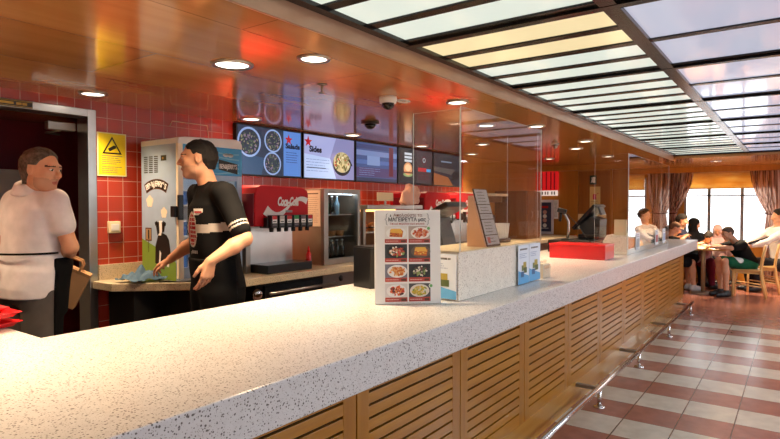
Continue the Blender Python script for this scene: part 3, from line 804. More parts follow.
tag(mb.build('black_cable'), 'black cable lying along the front of the back counter by the cloth', 'cable')

# --- wall items by the doorway
cs = MB(); cs.bb((2.122, 4.193, 1.725), (2.344, 4.2, 2.049), flat('sign_rim', '#efe7b8'))
A = Art(cs, frame((2.122, 4.1928, 1.725), (1, 0, 0), (0, 0, 1))); Yl = flat('caution_yellow', '#ecd51a')
A.rect(.008, .008, .214, .316, Yl); A.poly([(.035, .165), (.187, .165), (.111, .298)], pK, .001); A.poly([(.055, .177), (.167, .177), (.111, .276)], Yl, .0015)
c_, s_ = math.cos(.5), math.sin(.5)
A.poly([(.111+(p*c_-q*s_), .208+(p*s_+q*c_)) for p, q in ((-.03, -.012), (.03, -.012), (.033, .006), (.02, .014), (-.03, .012))], pK, .002)
A.rect(.03, .148, .19, .153, pMid, .001); A.lines(.03, .085, .195, .142, 4, pMid, .001, .3); A.lines(.03, .02, .195, .075, 4, pMid, .001, .3)
tag(cs.build('caution_sign'), 'yellow warning sign with a black triangle on the red tiles by the doorway', 'sign')
t = thing('wall_switch', 'cream switch box on the red tiles above the back counter', 'switch', (2.23, 4.2, 1.3))
mb = MB(); mb.bb((2.19, 4.165, 1.295), (2.28, 4.2, 1.385), CREAM, .008, seg=3); mb.build('box', t)
mb = MB(); mb.bb((2.205, 4.16, 1.315), (2.265, 4.168, 1.365), WHITE, .003); mb.build('rocker', t)
mb = MB(); mb.tube([(2.72, 4.195, 2.16), (2.74, 4.193, 2.20), (3.08, 4.193, 2.20), (3.10, 4.195, 2.05)], .004, CREAM, 8)
tag(mb.build('wall_cable'), 'thin pale cable clipped to the tiles above the freezer', 'cable')
t = MB(); t.bb((1.05, 4.163, 2.150), (1.68, 4.17, 2.195), pK)
A = Art(t, frame((1.05, 4.1628, 2.150), (1, 0, 0), (0, 0, 1))); G_ = flat('sign_gold', '#b99a3a')
A.rect(.004, .004, .626, .007, G_); A.rect(.004, .038, .626, .041, G_); A.lines(.03, .010, .6, .036, 1, G_, .001, .6, 0, random.Random(5))
tag(t.build('door_plate'), 'black and gold lettered plate on the head of the steel doorway', 'sign')
t = thing('door_closer', 'small grey door closer inside the dark passage', 'door closer', (1.8, 4.6, 2.05))
mb = MB(); mb.bb((1.85, 4.34, 2.05), (2.04, 4.40, 2.11), STEEL2, .006); mb.build('closer_body', t)
mb = MB(); mb.tube([(1.95, 4.38, 2.05), (1.90, 4.5, 2.04), (2.02, 4.55, 2.04)], .008, STEEL2, 8); mb.build('arm', t)
t = thing('passage_cupboard', 'pale low cupboard in the passage behind the man in the white shirt', 'cupboard', (1.3, 5.4, 0))
mb = MB(); mb.bb((.9, 5.25, .02), (2.04, 5.74, 1.80), mat('pale_cupboard', '#a39b94', .4), .006); mb.build('carcass', t)
for x in (.92, 1.48):
    mb = MB(); mb.bb((x, 5.235, .08), (x+.54, 5.252, 1.78), mat('pale_cupboard', '#a39b94', .4), .004); mb.build('door', t)

# ------------------------------------------------------------------ menu screens
EM = lambda n, h, s=.9: emat('screen_'+n, h, s)
def screen(x, lab, draw):
    t = thing('menu_screen', lab, 'screen', (x+.417, 4.17, 1.78), 0, 'menu screens above the red tiles')
    w, h, z = .835, .478, 1.783
    m_ = MB(); m_.bb((x, 4.15, z), (x+w, 4.2, z+h), BLACK, .004); m_.build('bezel', t)
    m_ = MB(); A = Art(m_, frame((x+.014, 4.1492, z+.014), (1, 0, 0), (0, 0, 1))); draw(A, w-.028, h-.028); m_.build('display', t)
def salad(A, x, y, r, seed, cols, z=.001):
    rn = random.Random(seed)
    A.disc(x, y, r, EM('bowl', '#8fa8d8'), z, n=28); A.disc(x, y, r*.86, EM('bowl_in', '#2a3242'), z+.0004, n=28)
    for k in range(60):
        a = rn.uniform(0, 6.28); q = r*.78*math.sqrt(rn.random())
        A.disc(x+q*math.cos(a), y+q*math.sin(a), r*rn.uniform(.05, .13), rn.choice(cols), z+.0006+k*.00001, ry=r*rn.uniform(.03, .08), n=7, rot=rn.uniform(0, 3))
def clip_salad(A, x, y, r, seed, cols, w, h): salad(A, x, y, r, seed, cols)
GR = [EM('leaf', '#4a5a48'), EM('leaf2', '#2f4038'), EM('crumb', '#8a8068'), EM('onion', '#7a6a80'), EM('leaf3', '#66735a')]
def s1(A, w, h):
    A.rect(0, 0, w, h, EM('navy', '#26334a')); A.poly([(0, 0), (.28, 0), (.33, .16), (0, .2)], EM('teal', '#2d4a6c'), .0007)
    salad(A, .43, .335, .112, 1, GR); salad(A, .42, .115, .112, 2, GR); salad(A, .135, .30, .14, 3, GR)
    A.rect(.565, .004, w-.004, h-.004, EM('blue', '#5d8ddb', .8), .0022)
    A.star(.635, .365, .055, EM('star', '#b01828'), .0028); A.text('Salads', .69, .30, .068, EM('ink', '#0d1020'), .0034, bold=.003, fit=.2)
    A.lines(.60, .13, .78, .25, 5, EM('inkline', '#2b3f78'), .0028, .25, .2, random.Random(2))
def s2(A, w, h):
    A.rect(0, 0, w, h, EM('lav', '#a7aee0', .85)); A.poly([(.3, 0), (w, 0), (w, h), (.5, h)], EM('lav2', '#8e8fc0', .8), .0007); A.poly([(0, 0), (.5, 0), (.40, .22), (0, .25)], EM('lav3', '#b7cbf2', .9), .0009)
    A.star(.06, .375, .062, EM('star', '#b01828'), .0012); A.text('Sides', .17, .30, .085, EM('ink', '#0d1020'), .002, bold=.004, fit=.19)
    A.lines(.03, .06, .42, .21, 5, EM('inkline2', '#7d8cc4'), .0014, .2, .3, random.Random(3)); A.rect(.04, .105, .33, .112, EM('ink', '#0d1020'), .0015)
    A.disc(.60, .17, .155, EM('plate', '#23262e'), .0014, ry=.13, n=28); A.disc(.60, .19, .145, EM('cream', '#b9ad86'), .0018, ry=.115, n=28)
    rn = random.Random(8); cc = [EM('mac', '#cdbd8c'), EM('mac2', '#8f8456'), EM('mac3', '#e2d8b4'), EM('mac4', '#5f5c3a'), EM('mac5', '#b0503a')]
    for k in range(70):
        a = rn.uniform(0, 6.28); q = math.sqrt(rn.random())
        A.disc(.60+.125*q*math.cos(a), .19+.10*q*math.sin(a), .022, cc[min(4, int(rn.random()*4.2))], .002+k*.00001, ry=.011, n=8, rot=rn.uniform(0, 3))
    A.poly([(.70, .22), (.77, .15), (.775, .17), (.72, .24)], EM('plate', '#23262e'), .003)
def s3(A, w, h):
    A.rect(0, 0, w, h, EM('slate', '#4c6196', .7)); 
    for k, (y0, y1, c) in enumerate([(.30, .36, '#7d93c8'), (.20, .25, '#5a74b4'), (.05, .16, '#5a4a78'), (.38, .43, '#3c4c7c'), (.0, .04, '#39405e')]): A.rect(0, y0, w, y1, EM('slate%d' % k, c, .7), .0008)
    A.rect(.20, .19, .45, .30, EM('slate9', '#8aa3d6', .7), .001); A.rect(.64, .07, .73, .43, EM('wine', '#5e1f2e'), .0012); A.lines(.05, .06, .5, .16, 4, EM('slate9', '#8aa3d6', .7), .0012, .2, .4, random.Random(4))
def s4(A, w, h):
    A.rect(0, 0, w, h, EM('ink', '#0d1020')); A.rect(.01, .01, .40, h-.01, EM('night', '#181c22'), .0007); A.rect(.415, .01, w-.01, h-.01, EM('char', '#3c3238'), .0007)
    for k, y in enumerate((.37, .325, .28)): A.rect(.13, y, .30, y+.03, EM('paper', '#c8d0d8'), .001)
    A.disc(.21, .19, .10, EM('bun', '#c08a60'), .0012, ry=.085); A.rect(.10, .13, .32, .15, EM('patty', '#5a3020'), .0014); A.disc(.21, .115, .11, EM('leaf9', '#7f9a68'), .0011, ry=.03); A.disc(.21, .205, .07, EM('bun2', '#e0b892'), .0015, ry=.045)
    A.disc(.60, .32, .06, EM('wine', '#5e1f2e'), .001); A.disc(.60, .32, .045, EM('char', '#3c3238'), .0013); A.text('O', .60, .32, .09, EM('paper', '#c8d0d8'), .0016)
    A.rect(.45, .17, .66, .22, EM('cola', '#c02830'), .001); A.rect(.66, .17, .77, .21, EM('cyan', '#4aa0d8'), .0012); A.lines(.46, .05, .76, .14, 4, EM('wine', '#5e1f2e'), .001, .3, .3, random.Random(6))
def s5(A, w, h):
    A.rect(0, 0, w, h, EM('dusk', '#2a2c34')); A.poly([(0, 0), (.55, 0), (.4, .12), (0, .17)], EM('amber', '#9a5a34'), .0008); A.poly([(0, .2), (.5, .16), (.6, .24), (0, .26)], EM('ash', '#5a524e'), .001); A.rect(.2, .33, .5, .35, EM('ash2', '#7a86a0'), .001)
    A.poly([(.5, .08), (.8, .12), (.8, .22), (.55, .2)], EM('night', '#181c22'), .0012)
LB = ['menu screen with bowls of salad and a red star, first of the row', 'menu screen showing a bowl of side dish beside a red star', 'blue blurred menu screen in the middle of the row', 'menu screen with a burger on its dark left half', 'dark menu screen with a brown picture, last of the row']
for i, dfn in enumerate((s1, s2, s3, s4, s5)): screen(3.36+i*.855, LB[i], dfn)

# ------------------------------------------------------------------ ceiling fittings
def onc(x, y): return Matrix.Translation((x, y, ZC)) @ Matrix.Rotation(PI, 4, 'X')
t = thing('sprinkler', 'small bronze ceiling sprinkler near the two large downlights', 'sprinkler', (2.657, 2.448, ZC))
mb = MB(); mb.lathe([(0, 0), (.03, 0), (.03, .006), (.01, .012), (0, .012)], STEEL2, 18, onc(2.657, 2.448)); mb.build('escutcheon', t)
mb = MB(); mb.lathe([(.008, .01), (.008, .045), (.004, .05), (.022, .056), (.022, .06), (0, .06)], STEEL2, 14, onc(2.657, 2.448)); mb.build('head', t)
t = thing('dome_camera', 'white dome security camera with a side bracket on the copper ceiling', 'camera', (3.245, 2.36, ZC))
mb = MB(); mb.lathe([(0, 0), (.062, 0), (.064, .012), (.058, .045), (0, .045)], WHITE, 28, onc(3.245, 2.36)); mb.build('housing', t)
mb = MB(); mb.lathe([(.045, .045), (.043, .065), (.028, .085), (0, .092)], mat('smoked_dome', '#0a0a0c', .08), 24, onc(3.245, 2.36)); mb.build('dome', t)
mb = MB(); pts = [(3.30+.055*math.cos(a)+.05, 2.32+.035*math.sin(a)-.02, ZC-.02) for a in np.linspace(0, 6.28, 22)]; mb.tube(pts, .007, WHITE, 8); mb.build('cable_loop', t)
t = thing('dome_camera', 'black dome security camera on the copper ceiling in front of the menu screens', 'camera', (4.11, 3.193, ZC))
mb = MB(); mb.lathe([(0, 0), (.085, 0), (.085, .014), (.06, .02), (0, .02)], BLACK, 28, onc(4.11, 3.193)); mb.build('housing', t)
mb = MB(); mb.lathe([(.052, .02), (.05, .04), (.03, .062), (0, .068)], mat('smoked_dome', '#0a0a0c', .08), 24, onc(4.11, 3.193)); mb.build('dome', t)
t = thing('smoke_detector', 'small brass smoke detector on the copper ceiling between the plexiglass guards', 'detector', (6.908, 2.459, ZC))
mb = MB(); mb.lathe([(0, 0), (.05, 0), (.05, .012), (0, .012)], WHITE, 22, onc(6.908, 2.459)); mb.build('base', t)
mb = MB(); mb.lathe([(.035, .012), (.03, .045), (.015, .055), (0, .055)], STEEL2, 18, onc(6.908, 2.459)); mb.build('sensor', t)

# ------------------------------------------------------------------ service end wall
t = MB(); t.bb((10.70, 3.76, 1.80), (10.80, 4.19, 2.17), emat('lightbox_red', '#c81a1c', .8), .004)
A = Art(t, frame((10.6995, 4.19, 1.70), (0, -1, 0), (0, 0, 1)))
for k, x in enumerate((.03, .11, .2, .29, .36)): A.rect(x, .12, x+.03, .46, emat('lightbox_dark', '#8c1016', .6), .001)
t.bb((10.71, 3.78, 1.70), (10.80, 4.17, 1.80), emat('lightbox_pale', '#f2d8c8', .8), .004)
A = Art(t, frame((10.7095, 4.17, 1.70), (0, -1, 0), (0, 0, 1)))
for x in (.03, .10, .16, .21, .29, .34): A.rect(x, .02, x+.025, .08, pBrown, .001)
tag(t.build('lightbox_sign'), 'red illuminated sign box with a pale lettered strip high on the end wall', 'sign')
t = thing('framed_poster', 'pale framed poster with a dark blue sheet below the red sign box', 'poster', (10.8, 4.0, .93))
mb = MB(); mb.bb((10.77, 3.86, .95), (10.80, 4.19, 1.62), flat('pale_frame', '#d8d4d8'), .006); mb.build('frame', t)
mb = MB(); mb.bb((10.765, 3.90, 1.0), (10.772, 4.15, 1.57), flat('poster_blue', '#39405a'))
A = Art(mb, frame((10.7648, 4.15, 1.0), (0, -1, 0), (0, 0, 1)))
for k, y in enumerate((.12, .22, .30, .38)): A.disc(.125, y, .04, pW if k % 2 == 0 else flat('pink', '#c89a90'), .001)
A.rect(.06, .46, .19, .50, pR, .001); A.rect(.05, .06, .2, .07, pW, .001); mb.build('sheet', t)
t = MB(); t.bb((10.78, 3.77, 1.25), (10.8, 3.85, 1.62), pW); A = Art(t, frame((10.7795, 3.85, 1.25), (0, -1, 0), (0, 0, 1))); A.lines(.01, .03, .07, .34, 12, pGrey)
tag(t.build('paper_notice'), 'narrow white paper notice beside the framed poster', 'notice')
t = MB(); t.bb((10.74, 3.04, 1.90), (10.764, 3.16, 2.07), flat('exit_green', '#0c3a26'), .003)
A = Art(t, frame((10.7395, 3.16, 1.90), (0, -1, 0), (0, 0, 1))); A.rect(.06, .03, .105, .14, pW); A.disc(.045, .12, .012, pW); A.poly([(.03, .06), (.05, .05), (.06, .1), (.045, .11)], pW); A.poly([(.02, .03), (.035, .03), (.05, .07), (.04, .08)], pW); A.poly([(.055, .03), (.07, .03), (.055, .075), (.045, .07)], pW)
tag(t.build('exit_sign'), 'small dark green emergency exit sign on the wooden end door', 'sign')
t = MB(); t.bb((10.752, 2.97, 1.36), (10.764, 3.16, 1.86), flat('poster_yellow', '#dfbd78'))
A = Art(t, frame((10.7515, 3.16, 1.36), (0, -1, 0), (0, 0, 1))); A.poly([(.06, .26), (.12, .26), (.12, .36), (.06, .36)], pR); A.lines(.02, .05, .17, .24, 6, flat('tan2', '#b3874a')); A.disc(.15, .37, .01, pR)
tag(t.build('wall_poster'), 'tall yellow poster on the wooden end door below the exit sign', 'poster')
t = MB(); t.bb((10.745, 2.86, 1.08), (10.764, 3.37, 1.35), flat('poster_cream', '#e6cf9c'))
A = Art(t, frame((10.7445, 3.37, 1.08), (0, -1, 0), (0, 0, 1)))
for x in (.1, .24, .38): A.disc(x, .07, .03, pK); A.rect(x-.03, .13, x+.04, .21, flat('tan2', '#b3874a'))
tag(t.build('notice_board'), 'wide cream notice with three black dots on the wooden end door', 'notice')
# ------------------------------------------------------------------ things on the service counter
ZT = 1.0035
def sheet(mb, a, b):
    """clear plexiglass sheet with bright edges (thin axis found from the size)"""
    s = [abs(q-p) for p, q in zip(a, b)]; k = s.index(min(s))
    b_ = bmesh.new(); bmesh.ops.create_cube(b_, size=1)
    fb = [[], []]
    for v in b_.verts: v.co = Vector([(p+q)/2+v.co[i]*s[i] for i, (p, q) in enumerate(zip(a, b))])
    b_.normal_update(); V = [v.co.copy() for v in b_.verts]; b_.verts.index_update()
    for f in b_.faces: fb[0 if abs(f.normal[k]) > .5 else 1].append([v.index for v in f.verts])
    mb.raw(V, fb[0], PLEXI); mb.raw(V, fb[1], EDGE); b_.free()
MB_LAB = 'white menu board with eight dish photos standing on the worktop'
p0, p1 = Vector((2.247, 1.715, ZT)), Vector((2.479, 1.469, ZT)); xd = (p1-p0).normalized(); w = (p1-p0).length
nrm = xd.cross(Vector((0, 0, 1))).normalized()          # faces the customers
lean = math.radians(3); yd = (Vector((0, 0, 1))*math.cos(lean)-nrm*math.sin(lean))
t = thing('menu_board', MB_LAB, 'menu board', tuple((p0+p1)/2))
H_ = .477; FM = frame(p0, xd, yd)
mb = MB(); mb.bb((0, 0.002, -.014), (w, H_, 0), pW, .002, FM)
A = Art(mb, FM)
def bx(px): return (px-58)/262*w
def by(py): return (415-py)/365*H_
RB = flat('caption_red', '#b5473a')
A.text('Απολαύστε τα', bx(190), by(71), .021, flat('title_brown', '#8a5a4a'), .001, bold=.0002, fit=bx(240)-bx(125))
A.text('ΜΑΓΕΙΡΕΥΤΑ μας', bx(187), by(88), .0265, pK, .001, bold=.0005, fit=bx(262)-bx(112))
A.text('Σπιτικά παραδοσιακά φαγητά', bx(187), by(104), .0125, RB, .001, fit=bx(255)-bx(118))
for sx, e in ((103, 1), (272, -1)):
    A.band([(bx(sx+6*e), by(64)), (bx(sx+1*e), by(69)), (bx(sx+1*e), by(82)), (bx(sx-4*e), by(87)), (bx(sx+1*e), by(92)), (bx(sx+1*e), by(104)), (bx(sx+6*e), by(109))], .0025, pMid, .001)
A.poly([(bx(118), by(76)), (bx(124), by(76)), (bx(121), by(66))], pK, .001)
rows = [(113, 163, 178), (183, 237, 252), (260, 312, 328), (335, 388, 405)]; cols = [(98, 186), (192, 278)]
def F(n, h): return flat('food_'+n, h)
dishes = [[('#e8e4dc', '#f4f2ec', ['#d98a2a', '#b2602a', '#e0b060', '#8c3a24']), ('#b9a79a', '#efe9e0', ['#d8683a', '#c24e2e', '#e08a5a', '#d9a080'])],
          [('#3a3f40', '#26292b', ['#c94f3a', '#7fa05a', '#e8e0d0', '#c9a070', '#a03a2a']), ('#4a4440', '#6a5a4a', ['#e0a030', '#d88a2a', '#f0c860', '#b86a2a'])],
          [('#7a7a88', '#ebe8e4', ['#e08a3a', '#c96a2a', '#e8b070', '#d89a5a']), ('#2c2e30', '#26282a', ['#e6e2d4', '#8a9a5a', '#6a3a3a', '#d8d0b8', '#4a5a3a'])],
          [('#d9d4d2', '#efebe8', ['#c23a2a', '#e08a4a', '#7a2a24', '#d8683a', '#4a2a2a']), ('#4a4c50', '#e0d8cc', ['#c9a83a', '#d8b84a', '#8a9a3a', '#e0c870'])]]
rn = random.Random(11)
for r, (ya, yb, yc) in enumerate(rows):
    for c, (xa, xb) in enumerate(cols):
        bgc, pl, ing = dishes[r][c]
        x0, x1, y0, y1 = bx(xa), bx(xb), by(yb), by(ya)
        A.rect(x0, y0, x1, y1, F(bgc[1:], bgc), .0006)
        cx, cy = (x0+x1)/2+rn.uniform(-.004, .008), (y0+y1)/2-.002
        pr_x = (x1-x0)*.45; pr_y = (y1-y0)*.47
        A.disc(cx, cy, pr_x, F(pl[1:], pl), .0009, ry=pr_y, n=26)
        if (r, c) in ((0, 0), (1, 1)):      # a slab of baked pasta
            A.poly([(cx-.035, cy-.018), (cx+.03, cy-.022), (cx+.036, cy+.008), (cx+.024, cy+.020), (cx-.03, cy+.018)], F('slab', '#c9652f'), .0011)
            A.poly([(cx-.032, cy+.002), (cx+.034, cy-.002), (cx+.024, cy+.022), (cx-.026, cy+.022)], F('crust', '#e8b24a'), .0013)
            for k in range(14): A.disc(cx+rn.uniform(-.03, .03), cy+rn.uniform(-.016, .0), .005, F(ing[k % len(ing)][1:], ing[k % len(ing)]), .0014+k*1e-5, ry=.003, n=7)
        else:
            for k in range(60):
                a = rn.uniform(0, 6.28); q = math.sqrt(rn.random())*.82; cc = rn.choice(ing)
                A.disc(cx+pr_x*q*.9*math.cos(a), cy+pr_y*q*.85*math.sin(a), rn.uniform(.005, .0095), F(cc[1:], cc), .0012+k*1e-5, ry=rn.uniform(.003, .006), n=8, rot=rn.uniform(0, 3))
        A.rect(x0, by(yc), x1, y0, RB, .0009); A.lines(x0+.006, by(yc)+.003, x0+(x1-x0)*.62, y0-.003, 1, flat('cap_print', '#dfb0a4'), .0013, .28, 0, rn)
        A.rect(x1-(x1-x0)*.28, by(yc)+.004, x1-.006, y0-.006, pBrown, .0013)
for (px, py) in ((272, 122), (280, 345)): A.disc(bx(px), by(py), .0115, pW, .0016); A.disc(bx(px), by(py), .008, flat('leaf_mark', '#6fae6a'), .002)
A.lines(bx(140), by(412), bx(240), by(408), 1, pGrey, .001, .3, 0)
mb.build('board', t)
mb = MB(); mb.prism([(0, 0), (.10, 0), (0, .34)], -.004, .004, pW, 0, frame(p0+xd*w*.5-nrm*.018, -nrm, (0, 0, 1))); mb.build('back_strut', t)

t = thing('card_terminal_box', 'matt black box on the worktop behind the menu board', 'box', (2.78, 2.1, ZT))
mb = MB(); bxM = Matrix.Translation((2.76, 2.12, ZT)) @ Matrix.Rotation(math.radians(-14), 4, 'Z')
mb.bb((-.09, -.085, 0), (.11, .085, .245), BLACK, .006, bxM); mb.build('box_body', t)
mb = MB(); mb.bb((-.085, -.08, .2455), (.105, .08, .252), mat('black_lid', '#1c1c1e', .5), .003, bxM); mb.build('box_lid', t)

# --- stations: speckled plinth, clear guard
def guard(name, lab, x0, x1, y0, yn, yf, zb, zt, zside):
    t = thing('sneeze_guard', lab, 'plexiglass guard', (x0, y0, ZT))
    m_ = MB(); sheet(m_, (x0, y0, zb), (x1, y0+.006, zt)); m_.build('front_sheet', t)
    m_ = MB(); sheet(m_, (x0-.004, y0+.006, zb), (x0+.003, yn, zside)); m_.build('side_sheet', t)
    m_ = MB(); sheet(m_, (x1-.06, y0+.006, zb), (x1-.054, yf, zside-.02)); m_.build('side_sheet', t)
    return t
t = thing('plinth', 'cream speckled plinth under the near plexiglass guard', 'plinth', (3.1, 1.56, ZT))
mb = MB(); mb.bb((2.58, 1.424, ZT), (3.655, 1.72, 1.258), STONE2, .004); mb.build('plinth_block', t)
mb = MB(); mb.bb((2.575, 1.418, 1.2585), (3.66, 1.725, 1.264), CREAM, .002); mb.build('top_board', t)
guard('g', 'tall clear plexiglass guard beside the menu board', 2.573, 3.70, 1.408, 1.70, 1.63, 1.2645, 2.012, 2.0)
t = thing('plinth', 'cream speckled plinth beside the red box under the far plexiglass guard', 'plinth', (6.6, 1.5, ZT))
mb = MB(); mb.prism([(1.40, ZT), (1.62, ZT), (1.645, 1.13), (1.60, 1.20), (1.40, 1.20)], 0, 2.1, STONE2, .004, Matrix(((0, 0, 1, 6.05), (1, 0, 0, 0), (0, 1, 0, 0), (0, 0, 0, 1)))); mb.build('plinth_block', t)
mb = MB(); mb.bb((6.055, 1.41, 1.2005), (6.09, 1.53, 1.36), CREAM, .003); mb.build('upright_board', t)
guard('g', 'tall clear plexiglass guard at the far end of the counter', 6.03, 8.22, 1.385, 1.72, 1.62, ZT, 2.03, 2.03)

# leaflets
BLU = flat('leaflet_blue', '#5fa9dc'); SEA = flat('leaflet_pale', '#dfe8f4')
def leaflet(o, xd, yd, w, h, lab, seed, up=True):
    M = frame(o, xd, yd); m_ = MB(); m_.bb((0, 0, -.003), (w, h, 0), SEA, 0, M); A = Art(m_, M); r_ = random.Random(seed)
    A.poly([(0, 0), (w, 0), (w, h*.18), (w*.5, h*.26), (0, h*.36)], BLU)
    A.lines(w*.15, h*.86, w*.85, h*.93, 1, pMid, .001, .6, .1, r_); A.lines(w*.1, h*.66, w*.8, h*.80, 3, flat('leaflet_print', '#8ea0c0'), .001, .3, .3, r_)
    for k, (a, b, c) in enumerate([(.3, .42, '#6f7a4a'), (.45, .5, '#b3a04a'), (.22, .26, '#3f6a9a'), (.5, .36, '#57643a')]): A.rect(w*a, h*b-.02, w*a+w*.28, h*b+.015, flat('map%d' % k, c), .0012+k*.0003)
    return tag(m_.build('leaflet'), lab, 'leaflet', 'blue and white leaflets on the near plinth')
leaflet((3.315, 1.4075, ZT+.003), (1, 0, 0), (0, 0, 1), .17, .245, 'blue and white leaflet on the plinth front, left one of the pair', 1)
leaflet((3.492, 1.4075, ZT+.005), (1, 0, 0), (0, 0, 1), .19, .245, 'paler blue and white leaflet on the plinth front, right one of the pair', 2)
leaflet((2.5665, 1.62, ZT+.01), (0, -1, 0), (0, 0, 1), .19, .235, 'blue and white leaflet on the plinth end facing the menu board', 3)
t = thing('leaflet_holder', 'small empty clear acrylic holder on the worktop beside the leaflets', 'holder', (3.79, 1.42, ZT))
mb = MB(); sheet(mb, (3.73, 1.43, ZT), (3.86, 1.434, ZT+.12)); mb.build('back_sheet', t)
mb = MB(); sheet(mb, (3.73, 1.40, ZT), (3.86, 1.404, ZT+.09)); mb.build('front_sheet', t)
mb = MB(); mb.bb((3.735, 1.406, ZT), (3.855, 1.428, ZT+.1), flat('card_cream', '#eaddc4')); mb.build('card', t)

# leaning price rack
t = thing('price_rack', 'leaning wooden rack of grey printed price cards on the near plinth', 'rack', (3.1, 1.55, 1.264))
PM_ = frame((2.955, 1.442, 1.2655), (1, 0, 0), (0, .095, .335)); LY = math.hypot(.095, .335)
mb = MB(); mb.prism([(1.447, 1.2645), (1.565, 1.2645), (1.56, 1.56), (1.532, 1.56)], 0, .016, mat('pink_wood', '#d3a888', .5), 0, Matrix(((0, 0, 1, 2.938), (1, 0, 0, 0), (0, 1, 0, 0), (0, 0, 0, 1)))); mb.build('side_support', t)
mb = MB(); mb.bb((0, 0, -.006), (.175, LY, 0), pK, 0, PM_); A = Art(mb, PM_); PG = flat('price_grey', '#b4b2b0')
for k, (a, b) in enumerate(((.01, .065), (.07, .16), (.165, .195), (.20, .25), (.255, .345))):
    A.rect(.006, a, .169, b, PG); A.lines(.03, a+.008, .14, b-.008, 2 if b-a < .06 else 4, pMid, .001, .25, .3, rn)
A.rect(.02, .02, .055, .055, flat('price_red', '#b8504a'), .0014)
mb.build('card_panel', t)
# receipt slips
t = thing('napkin_holder', 'holder full of white paper slips on the near plinth', 'holder', (3.38, 1.6, 1.264))
mb = MB(); mb.bb((3.28, 1.54, 1.2645), (3.50, 1.62, 1.29), BLACK, .003); mb.build('holder_base', t)
for k in range(8):
    mb = MB(); mb.box((3.295+k*.026, 1.58, 1.335), (.003, .07, .105), pW, 0, (0, math.radians(-14+k*4), 0)); mb.build('paper_slip', t)

# till near the menu board (seen from behind)
t = thing('till', 'black touchscreen till standing behind the near plinth', 'till', (3.4, 1.98, ZT))
tm = Matrix.Translation((3.36, 1.95, ZT)) @ Matrix.Rotation(math.radians(0), 4, 'Z')
mb = MB(); mb.bb((-.13, -.10, 0), (.13, .12, .04), BLACK, .012, tm, 3); mb.build('foot', t)
TG = mat('till_grey', '#2b2d30', .4)
mb = MB(); mb.prism([(-.07, .04), (.05, .04), (.085, .30), (.10, .42), (.03, .42), (-.02, .28)], -.09, .09, TG, .006, tm @ frame((0, 0, 0), (0, 1, 0), (0, 0, 1))); mb.build('column', t)
mb = MB(); SM = tm @ Matrix.Translation((0, .03, .455)) @ Matrix.Rotation(math.radians(-26), 4, 'X')
mb.bb((-.14, -.125, -.02), (.14, .125, .02), BLACK, .012, SM, 3); sc_ = mb.build('screen', t)
mb = MB(); mb.bb((-.125, -.11, .0205), (.125, .11, .022), emat('till_display', '#39435a', .3), 0, SM); mb.build('display', sc_)
mb = MB(); A = Art(mb, SM @ Matrix.Rotation(PI, 4, 'Y')); A.rect(-.02, -.012, .03, .0, pGrey, .0215); mb.build('badge', sc_)
t = thing('red_cup_stack', 'stack of red paper cups behind the till', 'cup stack', (3.95, 2.1, ZT))
for k in range(4):
    mb = MB(); mb.lathe([(.028, 0), (.042, .11), (.044, .112), (.040, .11), (.026, .004), (0, .004)], RED, 20, Matrix.Translation((4.05, 2.08, ZT+k*.035))); mb.build('paper_cup', t)
mb = MB(); mb.bb((3.80, 2.02, ZT), (3.92, 2.10, ZT+.05), BLACK, .012, None, 3); o = mb.build('card_reader'); 
tag(o, 'small black card reader lying beside the acrylic holder', 'card reader')
o.location = (.35, -.1, 0)

# red box with till, drawer and scanner behind
t = thing('plastic_crate', 'bright red plastic box on the worktop in front of the second till', 'box', (5.5, 1.7, ZT))
mb = MB(); cm = Matrix.Translation((5.47, 1.68, ZT)) @ Matrix.Diagonal((.92, 1, 1, 1))
for a, b in (((-.17, -.26, 0), (.17, .26, .012)), ((-.17, -.26, .012), (-.158, .26, .125)), ((.158, -.26, .012), (.17, .26, .125)), ((-.158, -.26, .012), (.158, -.248, .125)), ((-.158, .248, .012), (.158, .26, .125))): mb.bb(a, b, RED, .004, cm)
mb.build('tub', t)
mb = MB(); mb.bb((-.175, -.265, .1255), (.175, .265, .138), RED, .005, cm); mb.build('lid', t)
t = thing('cash_drawer', 'flat black cash drawer under the second till behind the red box', 'cash drawer', (6.0, 2.02, ZT))
mb = MB(); mb.bb((5.98, 1.74, ZT), (6.76, 2.2, ZT+.13), BLACK, .006); mb.build('housing', t)
mb = MB(); mb.bb((6.01, 2.1995, ZT+.02), (6.73, 2.212, ZT+.11), mat('black_front', '#1d1d1f', .5), .003); mb.build('drawer_front', t)
t = thing('till', 'black tilted touchscreen till on the cash drawer beside the far plexiglass guard', 'till', (6.52, 1.86, ZT+.13))
tm = Matrix.Translation((6.52, 1.86, ZT+.1305))
mb = MB(); mb.bb((-.15, -.09, 0), (.15, .14, .05), BLACK, .012, tm, 3); mb.build('foot', t)
mb = MB(); mb.prism([(-.09, .05), (.09, .05), (.13, .16), (.0, .25), (-.10, .22)], -.14, .14, TG, .006, tm @ frame((0, 0, 0), (0, 1, 0), (0, 0, 1))); mb.build('column', t)
mb = MB(); SM = tm @ Matrix.Translation((0, .07, .235)) @ Matrix.Rotation(math.radians(-48), 4, 'X')
mb.bb((-.20, -.19, -.02), (.20, .17, .02), BLACK, .012, SM, 3); sc_ = mb.build('screen', t)
mb = MB(); mb.bb((-.16, -.13, .0205), (.16, .13, .022), emat('till_display', '#39435a', .3), 0, SM); mb.build('display', sc_)
mb = MB(); mb.box((-.02, -.085, .31), (.17, .02, .09), mat('till_pale', '#6c7076', .3), .004, (math.radians(-20), 0, 0), tm); mb.build('customer_display', t)
t = thing('barcode_scanner', 'black barcode scanner on a bent steel stand behind the red box', 'scanner', (6.08, 2.02, ZT+.13))
sx, sy, sz = 6.08, 2.02, ZT+.1305
